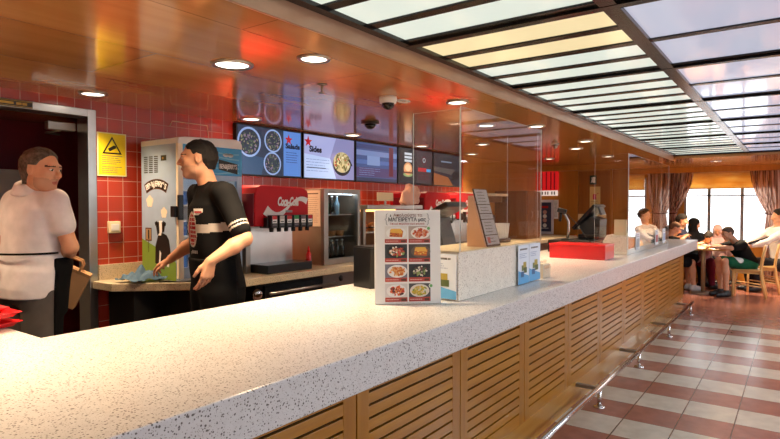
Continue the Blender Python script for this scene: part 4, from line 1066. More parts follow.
mb = MB(); mb.lathe([(0, 0), (.07, 0), (.07, .008), (.03, .018), (0, .018)], BLACK, 22, Matrix.Translation((sx, sy, sz))); mb.build('stand_base', t)
mb = MB(); mb.tube([(sx, sy, sz+.015), (sx+.012, sy-.01, sz+.1), (sx+.0, sy-.01, sz+.2), (sx-.02, sy+.02, sz+.27), (sx-.01, sy+.04, sz+.30)], .014, STEEL, 12); mb.build('stand_neck', t)
mb = MB(); mb.box((sx-.03, sy+.05, sz+.315), (.075, .10, .05), BLACK, .012, (math.radians(15), 0, .3), None, 3); mb.tube([(sx-.03, sy+.06, sz+.3), (sx-.03, sy+.075, sz+.2)], .015, BLACK, 10); mb.build('scanner_head', t)
mb = MB(); mb.tube([(sx-.02, sy+.0, sz+.28), (sx+.01, sy-.12, sz+.15), (sx+.0, sy-.2, sz+.03), (sx-.03, sy-.22, sz+.006)], .004, BLACK, 8); mb.build('cable', t)
# objects behind the far guard
t = thing('paper_roll_dispenser', 'brown leaning card holder behind the far plexiglass guard', 'card holder', (6.9, 1.55, 1.2))
mb = MB(); mb.box((6.75, 1.53, 1.29), (.10, .015, .18), mat('brown_card', '#a8703c', .5), .002, (math.radians(-12), 0, 0)); mb.build('card', t)
mb = MB(); mb.bb((6.69, 1.52, 1.2005), (6.82, 1.59, 1.212), BLACK, .003); mb.build('foot', t)
t = thing('desk_phone', 'black pole display turned sideways behind the far plexiglass guard', 'display', (7.2, 1.54, 1.2))
mb = MB(); mb.lathe([(0, 0), (.05, 0), (.05, .01), (0, .01)], BLACK, 18, Matrix.Translation((7.2, 1.54, 1.2005))); mb.build('base', t)
mb = MB(); mb.tube([(7.2, 1.54, 1.21), (7.2, 1.54, 1.45)], .012, BLACK, 10); mb.build('pole', t)
mb = MB(); mb.bb((7.08, 1.52, 1.44), (7.32, 1.57, 1.53), BLACK, .01, None, 3); mb.build('display_head', t)
for k, (x, c, lab) in enumerate(((6.35, '#9aa0a8', 'small grey printed sheet on the front of the far plinth'), (7.35, '#a8404a', 'small red printed sheet on the front of the far plinth'), (7.8, '#8fa3c4', 'small blue printed sheet on the front of the far plinth'))):
    m_ = MB(); m_.bb((x, 1.381, ZT+.03), (x+.17, 1.384, ZT+.21), flat('sheet%d' % k, '#dfe2e8')); A = Art(m_, frame((x, 1.3808, ZT+.03), (1, 0, 0), (0, 0, 1)))
    A.rect(.02, .03, .15, .12, flat('sheetp%d' % k, c)); A.lines(.02, .13, .15, .17, 2, pMid, .0008, .3, .2, rn)
    tag(m_.build('leaflet'), lab, 'leaflet', 'printed sheets on the far plinth')

# red trays on the return
RT = mat('tray_red', '#d81a1f', .3, coat=.3)
def tray(x, y, z, rz, lab):
    t = thing('serving_tray', lab, 'tray', (x, y, z), rz, 'red trays on the counter return')
    m_ = MB(); m_.prism([(-.20, -.14), (.20, -.14), (.20, .14), (-.20, .14)], 0, .005, RT, .002)
    n = 44; prof = [(0, 0), (.012, .018), (.028, .022), (.028, .018), (.016, .014), (.004, -.0)]
    for (ax, ay, bx_, by_) in ((-.2, -.14, .2, -.14), (.2, -.14, .2, .14), (.2, .14, -.2, .14), (-.2, .14, -.2, -.14)):
        d = Vector((bx_-ax, by_-ay, 0)).normalized(); o_ = Vector((d.y, -d.x, 0)); V = []
        for (px, py), e in (((ax, ay), -1), ((bx_, by_), 1)):
            for q, zz in prof: V.append((px+o_.x*q+d.x*q*e, py+o_.y*q+d.y*q*e, zz+.001))
        L_ = len(prof); m_.raw(V, [(i, i+L_, (i+1) % L_+L_, (i+1) % L_) for i in range(L_)], RT)
    m_.build('tray_body', t, False)
    for sx in (-1, 1):
        h_ = MB(); h_.bb((sx*.215-.02, -.05, .019), (sx*.215+.02, .05, .027), RT, .003); h_.build('grip', t, False)
    return t
tray(.735, 2.70, ZT+.002, .25, 'lower red tray of the pair at the end of the worktop')
tray(.725, 2.66, ZT+.055, .05, 'upper red tray of the pair at the end of the worktop')
# ------------------------------------------------------------------ lounge at the far end: curtains, blinds, table, chairs
def mat_curtain():
    t = NT('curtain_cloth'); v = t.coord('Object', (1, 1, .03)); n = t.noise(v, 26, 2)
    c_ = t.ramp(n, [(.40, srgb('#6b473a')), (.47, srgb('#c79c86')), (.60, srgb('#e3c0aa')), (.66, srgb('#8a5f4e'))]); t.base(c_); t.set(Roughness=.8)
    tl = t.add('ShaderNodeBsdfTranslucent'); t.link(c_, tl.inputs[0]); mx = t.add('ShaderNodeMixShader'); mx.inputs[0].default_value = .55; t.link(t.b.outputs[0], mx.inputs[1]); t.link(tl.outputs[0], mx.inputs[2]); t.link(mx.outputs[0], t.out.inputs[0])
    return t.m
CURT = mat_curtain()
def mat_blind():
    t = NT('wood_blind'); v = t.coord('Object', (1, .2, 1)); n = t.noise(v, 12, 3)
    c = t.ramp(n, [(.3, srgb('#eab35a')), (.7, srgb('#fadc98'))]); t.base(c); t.set(Roughness=.6)
    tl = t.add('ShaderNodeBsdfTranslucent'); t.link(c, tl.inputs[0]); mx = t.add('ShaderNodeMixShader'); mx.inputs[0].default_value = .6
    t.link(t.b.outputs[0], mx.inputs[1]); t.link(tl.outputs[0], mx.inputs[2]); t.link(mx.outputs[0], t.out.inputs[0]); return t.m
BLIND = mat_blind()
def curtain(ya, yb, yt0, yt1, ylo0, ylo1, lab, folds=7):
    """ya..yb at the rail, gathered to yt0..yt1 at the tie, ylo at the hem"""
    n = 70; zs = [2.2, 2.0, 1.8, 1.6, 1.45, 1.36, 1.28, 1.1, .8, .45, .08]
    V = []; F = []
    for z in zs:
        if z >= 1.36:
            k = ((2.2-z)/.84)**1.7; a, b = ya+(yt0-ya)*k, yb+(yt1-yb)*k
        else:
            k = min(1, (1.36-z)/.6); a, b = yt0+(ylo0-yt0)*k, yt1+(ylo1-yt1)*k
        amp = .035 if abs(z-1.36) > .1 else .022
        for i in range(n+1):
            q = i/n; V.append((13.2+amp*math.sin(q*folds*2*PI)+.006*math.sin(q*31+z*3), a+(b-a)*q, z))
    for r in range(len(zs)-1):
        for i in range(n): o = r*(n+1)+i; F.append((o, o+1, o+n+2, o+n+1))
    b = bmesh.new(); vs = [b.verts.new(p) for p in V]
    for f in F: b.faces.new([vs[i] for i in f])
    bmesh.ops.recalc_face_normals(b, faces=b.faces[:])
    t = thing('curtain', lab, 'curtain', (13.2, (ya+yb)/2, .08), 0, 'striped brown curtains')
    mb = MB(); mb.bm(b, CURT, True); mb.build('drape', t)
    mb = MB(); ym, hw = (yt0+yt1)/2, abs(yt1-yt0)/2+.02
    mb.tube([(13.2+.05*math.cos(a), ym+hw*math.sin(a), 1.36+.02*math.cos(a)) for a in np.linspace(0, 6.28, 20)], .012, mat('tie_cloth', '#6a4234', .7), 8); mb.build('tie_back', t)
curtain(2.38, 1.76, 2.36, 2.08, 2.38, 2.0, 'brown striped curtain tied back at the left of the far window')
curtain(.78, .12, .50, .22, .55, .2, 'brown striped curtain tied back at the right of the far window')
def blind(y0, y1, lab):
    t = thing('window_blind', lab, 'blind', (13.26, (y0+y1)/2, 1.86), 0, 'yellow wood blinds'); mb = MB(); n = 12
    for i in range(n):
        z = 1.875+i*.025; mb.box((13.262, (y0+y1)/2, z), (.006, y1-y0, .026), BLIND, 0, (0, math.radians(18), 0))
    mb.build('slats', t)
    mb = MB(); mb.bb((13.245, y0, 2.165), (13.285, y1, 2.19), BEECH, .003); mb.build('head_rail', t)
    mb = MB(); mb.bb((13.25, y0, 1.85), (13.275, y1, 1.866), BEECH, .003); mb.build('bottom_rail', t)
blind(.38, 1.92, 'yellow wood blind at the top of the far window between the curtains')
blind(-1.57, .05, 'yellow wood blind at the top of the second end window, outside the frame')

def chair(x, y, rz, lab):
    t = thing('dining_chair', lab, 'chair', (x, y, 0), rz, 'beech chairs by the far table')
    # local: the chair faces +x
    W2, = (.21,)
    mb = MB(); mb.prism([(-.20, -W2), (.22, -W2+.01), (.24, 0), (.22, W2-.01), (-.20, W2)], .435, .462, BEECH, .008); mb.build('seat', t, False)
    mb = MB(); mb.bb((-.19, -.18, .39), (.20, .18, .436), BEECH, .004); mb.build('seat_frame', t, False)
    for s in (-1, 1):
        mb = MB(); mb.tube([(.19, s*.18, .0), (.185, s*.175, .44)], .018, BEECH, 10); mb.build('leg', t, False)
        mb = MB(); mb.tube([(-.27, s*.185, 0), (-.215, s*.18, .25), (-.19, s*.175, .45), (-.215, s*.175, .66), (-.255, s*.175, .85)], .019, BEECH, 10); mb.build('leg', t, False)
        mb = MB(); mb.tube([(-.235, s*.182, .18), (.188, s*.178, .22)], .011, BEECH, 8); mb.build('stretcher', t, False)
    n = 10; b = bmesh.new(); rows = []
    for zi in range(4):
        z = .60+zi*.085; xo = -.205-(z-.6)*.17
        rows.append([b.verts.new((xo-.03*math.cos(PI*(i/n-.5)), -.165+.33*i/n, z)) for i in range(n+1)])
    for r in range(3):
        for i in range(n): b.faces.new((rows[r][i], rows[r][i+1], rows[r+1][i+1], rows[r+1][i]))
    bmesh.ops.recalc_face_normals(b, faces=b.faces[:]); bmesh.ops.solidify(b, geom=b.faces[:], thickness=.014)
    mb = MB(); mb.bm(b, BEECH, True); mb.build('backrest', t, False)
    return t
# +y points from the aisle towards the table
chair(11.08, .67, PI/2, 'light beech chair under the boy in the black T-shirt')
c2 = chair(11.75, .50, PI/2, 'light beech chair right behind the boy, second from the counter')
c3 = chair(12.35, .38, PI/2, 'light beech chair at the right edge of the picture, third from the counter')

t = thing('dining_table', 'beech dining table with rounded edge beyond the end of the counter', 'table', (11.45, 1.45, 0))
mb = MB(); mb.bb((10.98, .98, .735), (12.1, 1.92, .768), BEECH, .012, None, 3); mb.build('tabletop', t)
for x in (11.03, 12.0):
    mb = MB(); mb.tube([(x, 1.31, .02), (x, 1.31, .74)], .034, mat('table_pole', '#9a7a58', .35), 16); lg = mb.build('leg', t)
    mb = MB(); mb.lathe([(0, 0), (.21, 0), (.21, .012), (.06, .03), (0, .03)], STEEL2, 28, Matrix.Translation((x, 1.31, 0))); mb.build('foot_plate', lg)
t = thing('bench', 'dark bench seat along the lounge wall behind the counter end', 'bench', (11.8, 2.15, 0))
mb = MB(); mb.bb((11.0, 2.0, .0), (12.9, 2.44, .40), mat('bench_base', '#2a1c18', .6), .006); mb.build('base', t)
mb = MB(); mb.bb((11.0, 1.96, .40), (12.9, 2.44, .46), mat('bench_pad', '#3a2a26', .7), .015, None, 3); mb.build('seat', t)
mb = MB(); mb.bb((11.0, 2.37, .46), (12.9, 2.446, .95), mat('bench_pad', '#3a2a26', .7), .015, None, 3); mb.build('backrest', t)
# ------------------------------------------------------------------ bodies as smooth implicit surfaces
class Field:
    def __init__(s, lo, hi, h):
        s.lo = np.array(lo, float); s.h = h
        s.n = np.ceil((np.array(hi, float)-s.lo)/h).astype(int)+1
        s.F = np.full(s.n, 1., np.float32)
    def sub(s, lo, hi):
        a = np.clip(np.floor((np.array(lo)-s.lo)/s.h).astype(int), 0, s.n); b = np.clip(np.ceil((np.array(hi)-s.lo)/s.h).astype(int)+1, 0, s.n)
        if (b <= a).any(): return None, None
        g = [s.lo[i]+s.h*np.arange(a[i], b[i]) for i in range(3)]
        P = np.stack(np.meshgrid(*g, indexing='ij'), -1)
        return tuple(slice(a[i], b[i]) for i in range(3)), P
    def put(s, lo, hi, fn, k=.02, op='add'):
        m = k+.03
        sl, P = s.sub(np.array(lo)-m, np.array(hi)+m)
        if sl is None: return
        d = fn(P).astype(np.float32); F = s.F[sl]
        if op == 'add':
            hh = np.maximum(k-np.abs(F-d), 0)/k if k > 0 else 0
            s.F[sl] = np.minimum(F, d)-hh*hh*k*.25
        else:
            d = -d; hh = np.maximum(k-np.abs(F-d), 0)/k if k > 0 else 0
            s.F[sl] = np.maximum(F, d)+hh*hh*k*.25
    def cap(s, a, b, ra, rb, k=.02, op='add'):
        a, b = np.array(a, float), np.array(b, float); r = max(ra, rb); d = b-a; L = max(d@d, 1e-9)
        def fn(P):
            q = P-a; t = np.clip(q@d/L, 0, 1); return np.linalg.norm(q-t[..., None]*d, axis=-1)-(ra+(rb-ra)*t)
        s.put(np.minimum(a, b)-r, np.maximum(a, b)+r, fn, k, op)
    def ell(s, c, r, M=None, k=.02, op='add'):
        """ellipsoid centred c with radii r; M: 3x3 whose columns are its axes"""
        c = np.array(c, float); r = np.array(r, float); M = np.eye(3) if M is None else np.array(M); R = r.max()
        def fn(P):
            q = (P-c)@M; a = np.linalg.norm(q/r, axis=-1); b = np.linalg.norm(q/(r*r), axis=-1)
            return a*(a-1)/np.maximum(b, 1e-6)
        s.put(c-R, c+R, fn, k, op)
    def loft(s, O, M, secs, k=.03, pw=2.4):
        """tube along local z with superelliptic sections (z, rx, ry, cx, cy)"""
        O = np.array(O, float); M = np.array(M); S = np.array(secs, float); R = max(S[:, 1:3].max()+abs(S[:, 3:]).max(), .01)
        e0 = O+M[:, 2]*S[0, 0]; e1 = O+M[:, 2]*S[-1, 0]
        def fn(P):
            q = (P-O)@M; z = q[..., 2]; zc = np.clip(z, S[0, 0], S[-1, 0])
            rx, ry, cx, cy = (np.interp(zc, S[:, 0], S[:, i]) for i in (1, 2, 3, 4))
            u = np.abs((q[..., 0]-cx)/rx)**pw+np.abs((q[..., 1]-cy)/ry)**pw
            rad = (u**(1/pw)-1)*np.minimum(rx, ry)
            dz = np.abs(z-zc)
            return np.where(dz > 0, np.sqrt(np.maximum(rad, 0)**2+dz**2), rad)
        s.put(np.minimum(e0, e1)-R, np.maximum(e0, e1)+R, fn, k)
    def cut(s, p, n, soft=0.):
        """remove everything on the side of the plane the normal points to"""
        p = np.array(p, float); n = np.array(n, float); n = n/np.linalg.norm(n)
        g = [s.lo[i]+s.h*np.arange(s.n[i]) for i in range(3)]
        d = (g[0]-p[0])[:, None, None]*n[0]+(g[1]-p[1])[None, :, None]*n[1]+(g[2]-p[2])[None, None, :]*n[2]
        s.F = np.maximum(s.F, d.astype(np.float32))
    def fold(s, amp, freq, seed=0, where=None):
        g = [s.lo[i]+s.h*np.arange(s.n[i]) for i in range(3)]
        X, Y, Z = np.meshgrid(*g, indexing='ij', sparse=True); rn = random.Random(seed); f = 0
        for _ in range(4):
            a, b, c, e = [rn.uniform(-1, 1)*freq for _ in range(3)]+[rn.uniform(0, 6)]
            f = f+np.sin(a*X+b*Y+c*Z*.8+e+1.3*np.sin(b*X*.7-a*Y*.6+c*Z*.4))
        s.F = s.F+(amp*f/4).astype(np.float32)
    def mesh(s):
        f = s.F; sg = f < 0; nx, ny, nz = f.shape
        c = np.zeros((nx-1, ny-1, nz-1), np.int8)
        for a in (0, 1):
            for b in (0, 1):
                for d in (0, 1): c += sg[a:nx-1+a, b:ny-1+b, d:nz-1+d]
        act = (c > 0) & (c < 8); I, J, K = np.nonzero(act)
        idx = np.full(act.shape, -1, np.int64); idx[I, J, K] = np.arange(len(I))
        val = {(a, b, d): f[I+a, J+b, K+d].astype(float) for a in (0, 1) for b in (0, 1) for d in (0, 1)}
        acc = np.zeros((len(I), 3)); cnt = np.zeros(len(I))
        for ax in range(3):
            for u in (0, 1):
                for v in (0, 1):
                    o = [0, 0, 0]; o[(ax+1) % 3] = u; o[(ax+2) % 3] = v; e = list(o); e[ax] = 1
                    v0, v1 = val[tuple(o)], val[tuple(e)]; m = (v0 < 0) != (v1 < 0)
                    t = np.where(m, v0/np.where(m, v0-v1, 1), 0)
                    p = np.array(o, float)[None]+np.zeros((len(I), 3)); p[:, ax] += t
                    acc += p*m[:, None]; cnt += m
        V = s.lo+s.h*(np.stack([I, J, K], 1)+acc/cnt[:, None]); Q = []
        for ax in range(3):
            b1, b2 = (ax+1) % 3, (ax+2) % 3
            lo_ = [slice(None)]*3; hi_ = [slice(None)]*3; lo_[ax] = slice(0, -1); hi_[ax] = slice(1, None)
            s0, s1 = sg[tuple(lo_)], sg[tuple(hi_)]
            for flip in (False, True):
                m = (s0 & ~s1) if not flip else (~s0 & s1)
                A_ = np.stack(np.nonzero(m), 1); ok = np.ones(len(A_), bool)
                for b in (b1, b2): ok &= (A_[:, b] > 0) & (A_[:, b] < f.shape[b]-1)
                A_ = A_[ok]; cs = []
                for (p, q) in ((-1, -1), (0, -1), (0, 0), (-1, 0)):
                    B = A_.copy(); B[:, b1] += p; B[:, b2] += q; cs.append(idx[B[:, 0], B[:, 1], B[:, 2]])
                q4 = np.stack(cs, 1); Q.append(q4[:, ::-1] if flip else q4)
        Q = np.concatenate(Q); Q = Q[(Q >= 0).all(1)]
        return V, Q
    def build(s, name, mats, parent, paint=None, keep=False, relax=1):
        V, Q = s.mesh()
        if keep and len(Q):            # keep the largest connected piece
            E = np.concatenate([Q[:, [0, 1]], Q[:, [1, 2]], Q[:, [2, 3]], Q[:, [3, 0]]]); lab = np.arange(len(V))
            for _ in range(200):
                la, lb = lab[E[:, 0]], lab[E[:, 1]]; df = la != lb
                if not df.any(): break
                hi_, lo_ = np.maximum(la[df], lb[df]), np.minimum(la[df], lb[df])
                par = np.arange(len(V)); par[hi_] = lo_
                for _ in range(8): par = par[par]
                lab = par[lab]
            u, n = np.unique(lab[Q[:, 0]], return_counts=True); big = u[n.argmax()]
            Q = Q[lab[Q[:, 0]] == big]; used = np.unique(Q); mp = np.full(len(V), -1); mp[used] = np.arange(len(used)); V = V[used]; Q = mp[Q]
        for _ in range(relax):
            i0 = np.concatenate([Q[:, 0], Q[:, 1], Q[:, 2], Q[:, 3], Q[:, 1], Q[:, 2], Q[:, 3], Q[:, 0]]); i1 = np.concatenate([Q[:, 1], Q[:, 2], Q[:, 3], Q[:, 0], Q[:, 0], Q[:, 1], Q[:, 2], Q[:, 3]])
            cnt = np.bincount(i0, minlength=len(V)); acc = np.stack([np.bincount(i0, V[i1, c], len(V)) for c in range(3)], 1)
            V = .5*V+.5*acc/np.maximum(cnt, 1)[:, None]
        me = bpy.data.meshes.new(name); me.vertices.add(len(V)); me.loops.add(len(Q)*4); me.polygons.add(len(Q))
        Vp = V
        me.vertices.foreach_set('co', Vp.astype(np.float32).ravel()); me.loops.foreach_set('vertex_index', Q.astype(np.int32).ravel())
        me.polygons.foreach_set('loop_start', np.arange(0, len(Q)*4, 4, dtype=np.int32)); me.polygons.foreach_set('loop_total', np.full(len(Q), 4, np.int32))
        for m in mats: me.materials.append(m)
        if paint: me.polygons.foreach_set('material_index', paint(V[Q].mean(1)).astype(np.int32))
        me.polygons.foreach_set('use_smooth', np.ones(len(Q), bool)); me.update(calc_edges=True); me.validate()
        o = bpy.data.objects.new(name, me); COL.objects.link(o)
        if parent is not None: o.parent = parent; me.transform(PM(parent).inverted())
        return o

def rotm(fwd, up=(0, 0, 1)):
    """columns: right, forward, up"""
    f = np.array(fwd, float); f /= np.linalg.norm(f); u = np.array(up, float); r = np.cross(f, u); r /= np.linalg.norm(r)
    return np.stack([r, f, np.cross(r, f)], 1)
def U(v): v = np.array(v, float); return v/np.linalg.norm(v)

class Person:
    """joints in world space; x right, y forward, z up in each local frame"""
    def __init__(s, J, head_f, chest_f, size=1., h=.006, head_up=(0, 0, 1), belly=0., slim=1., female=False):
        s.J = {k: np.array(v, float) for k, v in J.items()}; s.z = size; s.h = h; s.belly = belly; s.slim = slim; s.female = female
        s.HM = rotm(head_f, head_up); s.cf = U(chest_f)
        j = s.J; up = U(j['neck']-j['pelvis']); f = s.cf-up*(s.cf@up); s.TM = rotm(f, up)
        P = np.array(list(s.J.values())); s.lo = P.min(0)-.2; s.hi = P.max(0)+.2
    def hp(s, *p): return s.J['head']+s.HM@(np.array(p)*s.z)
    def field(s, lo=None, hi=None, h=None): return Field(s.lo if lo is None else lo, s.hi if hi is None else hi, h or s.h)
    def torso(s, F, g=0., k=.04):
        j, z, w = s.J, s.z, s.slim; L = np.linalg.norm(j['neck']-j['pelvis']); b = s.belly
        sec = [(-.10*z, .145*w*z+g, .105*w*z+g, 0, -.005), (0, .165*w*z+g, .118*w*z+b*.5+g, 0, -.005), (.22*L, .158*w*z+b*.4+g, .108*w*z+b*.8+g, 0, b*.4),
               (.42*L, .152*w*z+b*.3+g, .106*w*z+b*.7+g, 0, b*.4), (.66*L, .168*w*z+g, .116*w*z+b*.2+g, 0, .005), (.82*L, .165*w*z+g, .105*w*z+g, 0, .0), (.93*L, .11*z+g, .075*z+g, 0, -.008), (1.0*L, .062*z+g, .06*z+g, 0, -.01)]
        F.loft(j['pelvis'], s.TM, sec, k)
        for a in 'lr':
            F.cap(j['sh_'+a], (j['sh_'+a]+j['neck'])/2-s.TM[:, 2]*.015*z, .052*z+g, .056*z+g, k)
        if s.female:
            for e in (-1, 1): F.ell(j['pelvis']+s.TM@np.array((e*.075*z, .105*z, .64*L)), np.array((.06, .055, .065))*z+g, s.TM, k)
    def upper(s, F, a, g=0., frac=1., k=.025):
        j, z = s.J, s.z; e = j['sh_'+a]+(j['el_'+a]-j['sh_'+a])*min(1, frac); t = min(1, frac)
        F.cap(j['sh_'+a], e, .053*z+g, (.053-.012*t)*z+g, k)
    def fore(s, F, a, g=0., frac=1., k=.02):
        j, z = s.J, s.z; d = j['wr_'+a]-j['el_'+a]
        F.cap(j['el_'+a], j['el_'+a]+d*.35*frac, .040*z+g, .043*z+g, k); F.cap(j['el_'+a]+d*.35*frac, j['el_'+a]+d*frac, .043*z+g, .027*z+g, k)
    def leg(s, F, a, g=0., frac=2., k=.03, flare=0.):
        j, z, w = s.J, s.z, s.slim; hp_, kn, an = j['hip_'+a], j['kn_'+a], j['an_'+a]
        t = min(1., frac); F.cap(hp_, hp_+(kn-hp_)*t, .088*w*z+g, (.088-.03*t)*w*z+g+flare*t, k)
        if frac > 1:
            t = frac-1; d = an-kn; F.cap(kn, kn+d*min(.35, t), .056*z+g, .056*z+g, k)
            if t > .35: F.cap(kn+d*.35, kn+d*t, .056*z+g, (.056-.022*(t-.35)/.65)*z+g+flare, k)
    def foot(s, F, a, g=0., k=.02):
        j, z = s.J, s.z; an = j['an_'+a]; f = U(j.get('toe_'+a, an+np.array((s.cf[0], s.cf[1], 0)))-an); f[2] = 0; f = U(f); b = an.copy(); b[2] -= .045*z
        F.cap(b-f*.03*z, b+f*.09*z, .036*z+g, .040*z+g, k); F.cap(b+f*.09*z-np.array((0, 0, .008*z)), b+f*.165*z-np.array((0, 0, .012*z)), .036*z+g, .028*z+g, k); F.cap(an+np.array((0, 0, .03*z)), b, .036*z+g, .038*z+g, k)
    def neck(s, F, g=0.):
        z = s.z; F.cap(s.J['neck']-s.TM[:, 2]*.03*z, s.hp(0, -.022, -.05), .060*z+g, .054*z+g, .025)
    def head(s, F, face=True):
        z, M = s.z, s.HM; E = lambda c, r, k=.012, op='add': F.ell(s.hp(*c), np.array(r)*z, M, k*z, op)
        C = lambda a, b, ra, rb, k=.01, op='add': F.cap(s.hp(*a), s.hp(*b), ra*z, rb*z, k*z, op)
        E((0, -.014, .032), (.076, .098, .086)); E((0, .028, -.032), (.061, .068, .082), .03); E((0, .062, -.094), (.030, .028, .020), .03)
        for e in (-1, 1):
            E((e*.047, .012, -.068), (.020, .034, .026), .03); E((e*.043, .066, -.016), (.022, .018, .018), .025)
        C((-.034, .086, .030), (.034, .086, .030), .010, .010, .02)
        if face:
            for e in (-1, 1):
                E((e*.031, .103, .008), (.019, .016, .011), .008, 'sub'); E((e*.031, .0815, .009), (.0135, .0135, .0125), .003)
                C((e*.016, .093, .0185), (e*.047, .082, .019), .0045, .004, .006)
        C((0, .090, .016), (0, .1135, -.022), .007, .0125, .012)
        for e in (-1, 1): E((e*.0125, .100, -.029), (.009, .012, .008), .008)
        if face:
            C((-.020, .083, -.058), (0, .0925, -.0565), .0055, .0075, .006); C((.020, .083, -.058), (0, .0925, -.0565), .0055, .0075, .006)
            C((-.016, .083, -.0675), (.016, .083, -.0675), .0075, .0075, .006); C((-.019, .093, -.0622), (.019, .093, -.0622), .0022, .0022, .003, 'sub')
        for e in (-1, 1):
            E((e*.077, -.006, -.002), (.010, .019, .031), .008); E((e*.086, -.002, .002), (.006, .010, .017), .004, 'sub')
    def hand(s, F, a, curl=(.5, .5, .5, .5), d=None, n=None, thumb=.6, spread=.06):
        """d: finger direction, n: back-of-hand normal"""
        z = s.z; w = s.J['wr_'+a]; d = U(d if d is not None else w-s.J['el_'+a]); n = np.array(n, float); n = U(n-d*(n@d))
        x = np.cross(d, n); x = x if a == 'l' else -x      # thumb side
        P = lambda p: w+(x*p[0]+d*p[1]+n*p[2])*z
        base = []
        for i, (bx_, by_) in enumerate(((.031, .090), (.010, .094), (-.011, .089), (-.030, .080))):
            F.cap(P((bx_*.62, .004, 0)), P((bx_, by_, .002)), .0150*z, .0118*z, .010*z); base.append((bx_, by_))
        for i, ((bx_, by_), L) in enumerate(zip(base, ((.042, .026, .022), (.046, .029, .024), (.042, .027, .023), (.033, .021, .020)))):
            p = np.array((bx_, by_, .002)); ang = 0; sp = spread*(1.5-i); rr = (.0092, .0096, .0090, .0080)[i]
            for q, l in enumerate(L):
                ang += curl[i]*(.8, 1., .7)[q]; dv = np.array((math.sin(sp)*math.cos(ang), math.cos(sp)*math.cos(ang), -math.sin(ang)))
                e = p+dv*l; F.cap(P(p), P(e), rr*z, rr*.90*z, .004*z); p = e; rr *= .90
        t0, t1, t2, t3 = (.018, .018, -.004), (.044, .046, -.016*thumb-.004), (.056, .074, -.03*thumb), (.058+.008*(1-thumb), .098, -.045*thumb)
        F.cap(P(t0), P(t1), .0155*z, .0125*z, .012*z); F.cap(P(t1), P(t2), .0118*z, .0105*z, .005*z); F.cap(P(t2), P(t3), .0105*z, .0085*z, .004*z)
    def body(s, root, skin, hands=None, stubble=0., face=True, lip='#a8584a', feet=True, name='body'):
        F = s.field(); s.torso(F); s.neck(F); s.head(F, face)
        for a in 'lr':
            s.upper(F, a); s.fore(F, a); s.leg(F, a)
            if feet: s.foot(F, a)
            kw = (hands or {}).get(a, {}); kw.setdefault('n', s.TM[:, 0]*(-1 if a == 'l' else 1)); s.hand(F, a, **kw)
        z = s.z
        mats = [skin, mat('eye_white', '#e8e2da', .2), mat('eye_iris', '#2a1a12', .2), mat('lips'+lip, lip, .45), mat('brow_hair', '#3a2a20', .8), mat('stubble', '#bd8e72', .6)]
        def paint(c):
            q = (c-s.J['head'])@s.HM/z; x, y, w = np.abs(q[:, 0]), q[:, 1], q[:, 2]; m = np.zeros(len(c), int)
            if not face: return m
            if stubble:
                m[(y > .012) & (w < -.040) & (w > -.118) & (w < -.052+.55*(x-.02)) & (y < .2) & (y+.9*(w+.118) > .0)] = 5
                m[(y > .08) & (x < .028) & (w > -.056) & (w < -.040)] = 5
            m[((x-.031)/.0130)**2+((w-.0085)/.0056)**2 < 1] = 1
            m[(((x-.031)/.0062)**2+((w-.0085)/.0058)**2 < 1)] = 2
            m[(y < .055) & (m > 0) & (m < 3)] = 0
            m[(y > .06) & (x > .012) & (x < .052) & (np.abs(w-.0300+.16*np.maximum(x-.032, 0)-.06*np.maximum(.032-x, 0)*0) < .0028)] = 4
            m[(y > .07) & (x < .022) & (np.abs(w+.0625) < .0115-.012*x/.022*.6)] = 3
            return m
        return F.build(name, mats, root, paint)
    def scarf(s, root, m, h=.01, name='headscarf', drape=.0):
        z = s.z; F = Field(s.lo, s.hi, h)
        F.ell(s.hp(0, -.018, .026), np.array((.090, .112, .100))*z, s.HM, .01); F.ell(s.hp(0, .02, -.05), np.array((.078, .085, .09))*z, s.HM, .05)
        F.cap(s.hp(0, -.03, -.08), s.J['neck'], .075*z, .10*z, .05)
        F.loft(s.J['neck']-s.TM[:, 2]*.16*z, s.TM, [(0, .19*z, .13*z, 0, .01), (.10*z, .17*z, .12*z, 0, .005), (.17*z, .10*z, .09*z, 0, 0)], .05)
        F.ell(s.hp(0, .105, -.018), np.array((.052, .07, .078))*z, s.HM, .01, 'sub'); F.fold(.005, 30, 3); F.build(name, [m], root, keep=True)
    def hair(s, root, m, line=.055, back=-.075, side=.02, puff=.008, seed=0, h=.004, name='hair', temple=.03, long_=None):
        """short hair: a shell over the skull cut at the hairline, temples and nape"""
        z = s.z; r = .16*z; F = Field(s.J['head']-r-.06, s.J['head']+r+.06, h)
        F.ell(s.hp(0, -.016, .034), np.array((.076+puff, .098+puff, .086+puff*1.3))*z, s.HM, .01)
        F.cap(s.hp(0, -.062, .0), s.hp(0, -.052, back), (.050+puff)*z, (.042+puff*.3)*z, .03)
        if long_:
            for p, q, ra, rb in long_: F.cap(s.hp(*p), s.hp(*q), ra*z, rb*z, .03)
        F.fold(.003*z, 260, seed); F.fold(.003*z, 90, seed+1)
        fw = s.HM@np.array((0, 1, -.55)); F.cut(s.hp(0, line, .066), fw)                       # forehead hairline
        g = [F.lo[i]+F.h*np.arange(F.n[i]) for i in range(3)]; Pn = np.stack(np.meshgrid(*g, indexing='ij'), -1)
        q = (Pn-s.J['head'])@s.HM/z
        face = np.minimum(q[..., 1]-.016-.5*np.maximum(q[..., 2]-.01, 0), .058-q[..., 2])               # in front of the ears, under the temples
        ear = np.minimum(np.minimum(q[..., 1]+.026-.25*np.minimum(q[..., 2], 0), .026-q[..., 2]), np.abs(q[..., 0])-.04)      # round the ear
        low = back-q[..., 2]
        if not long_: F.F = np.maximum(F.F, np.maximum.reduce([face, ear, low]).astype(np.float32))
        return F.build(name, [m], root, keep=True)

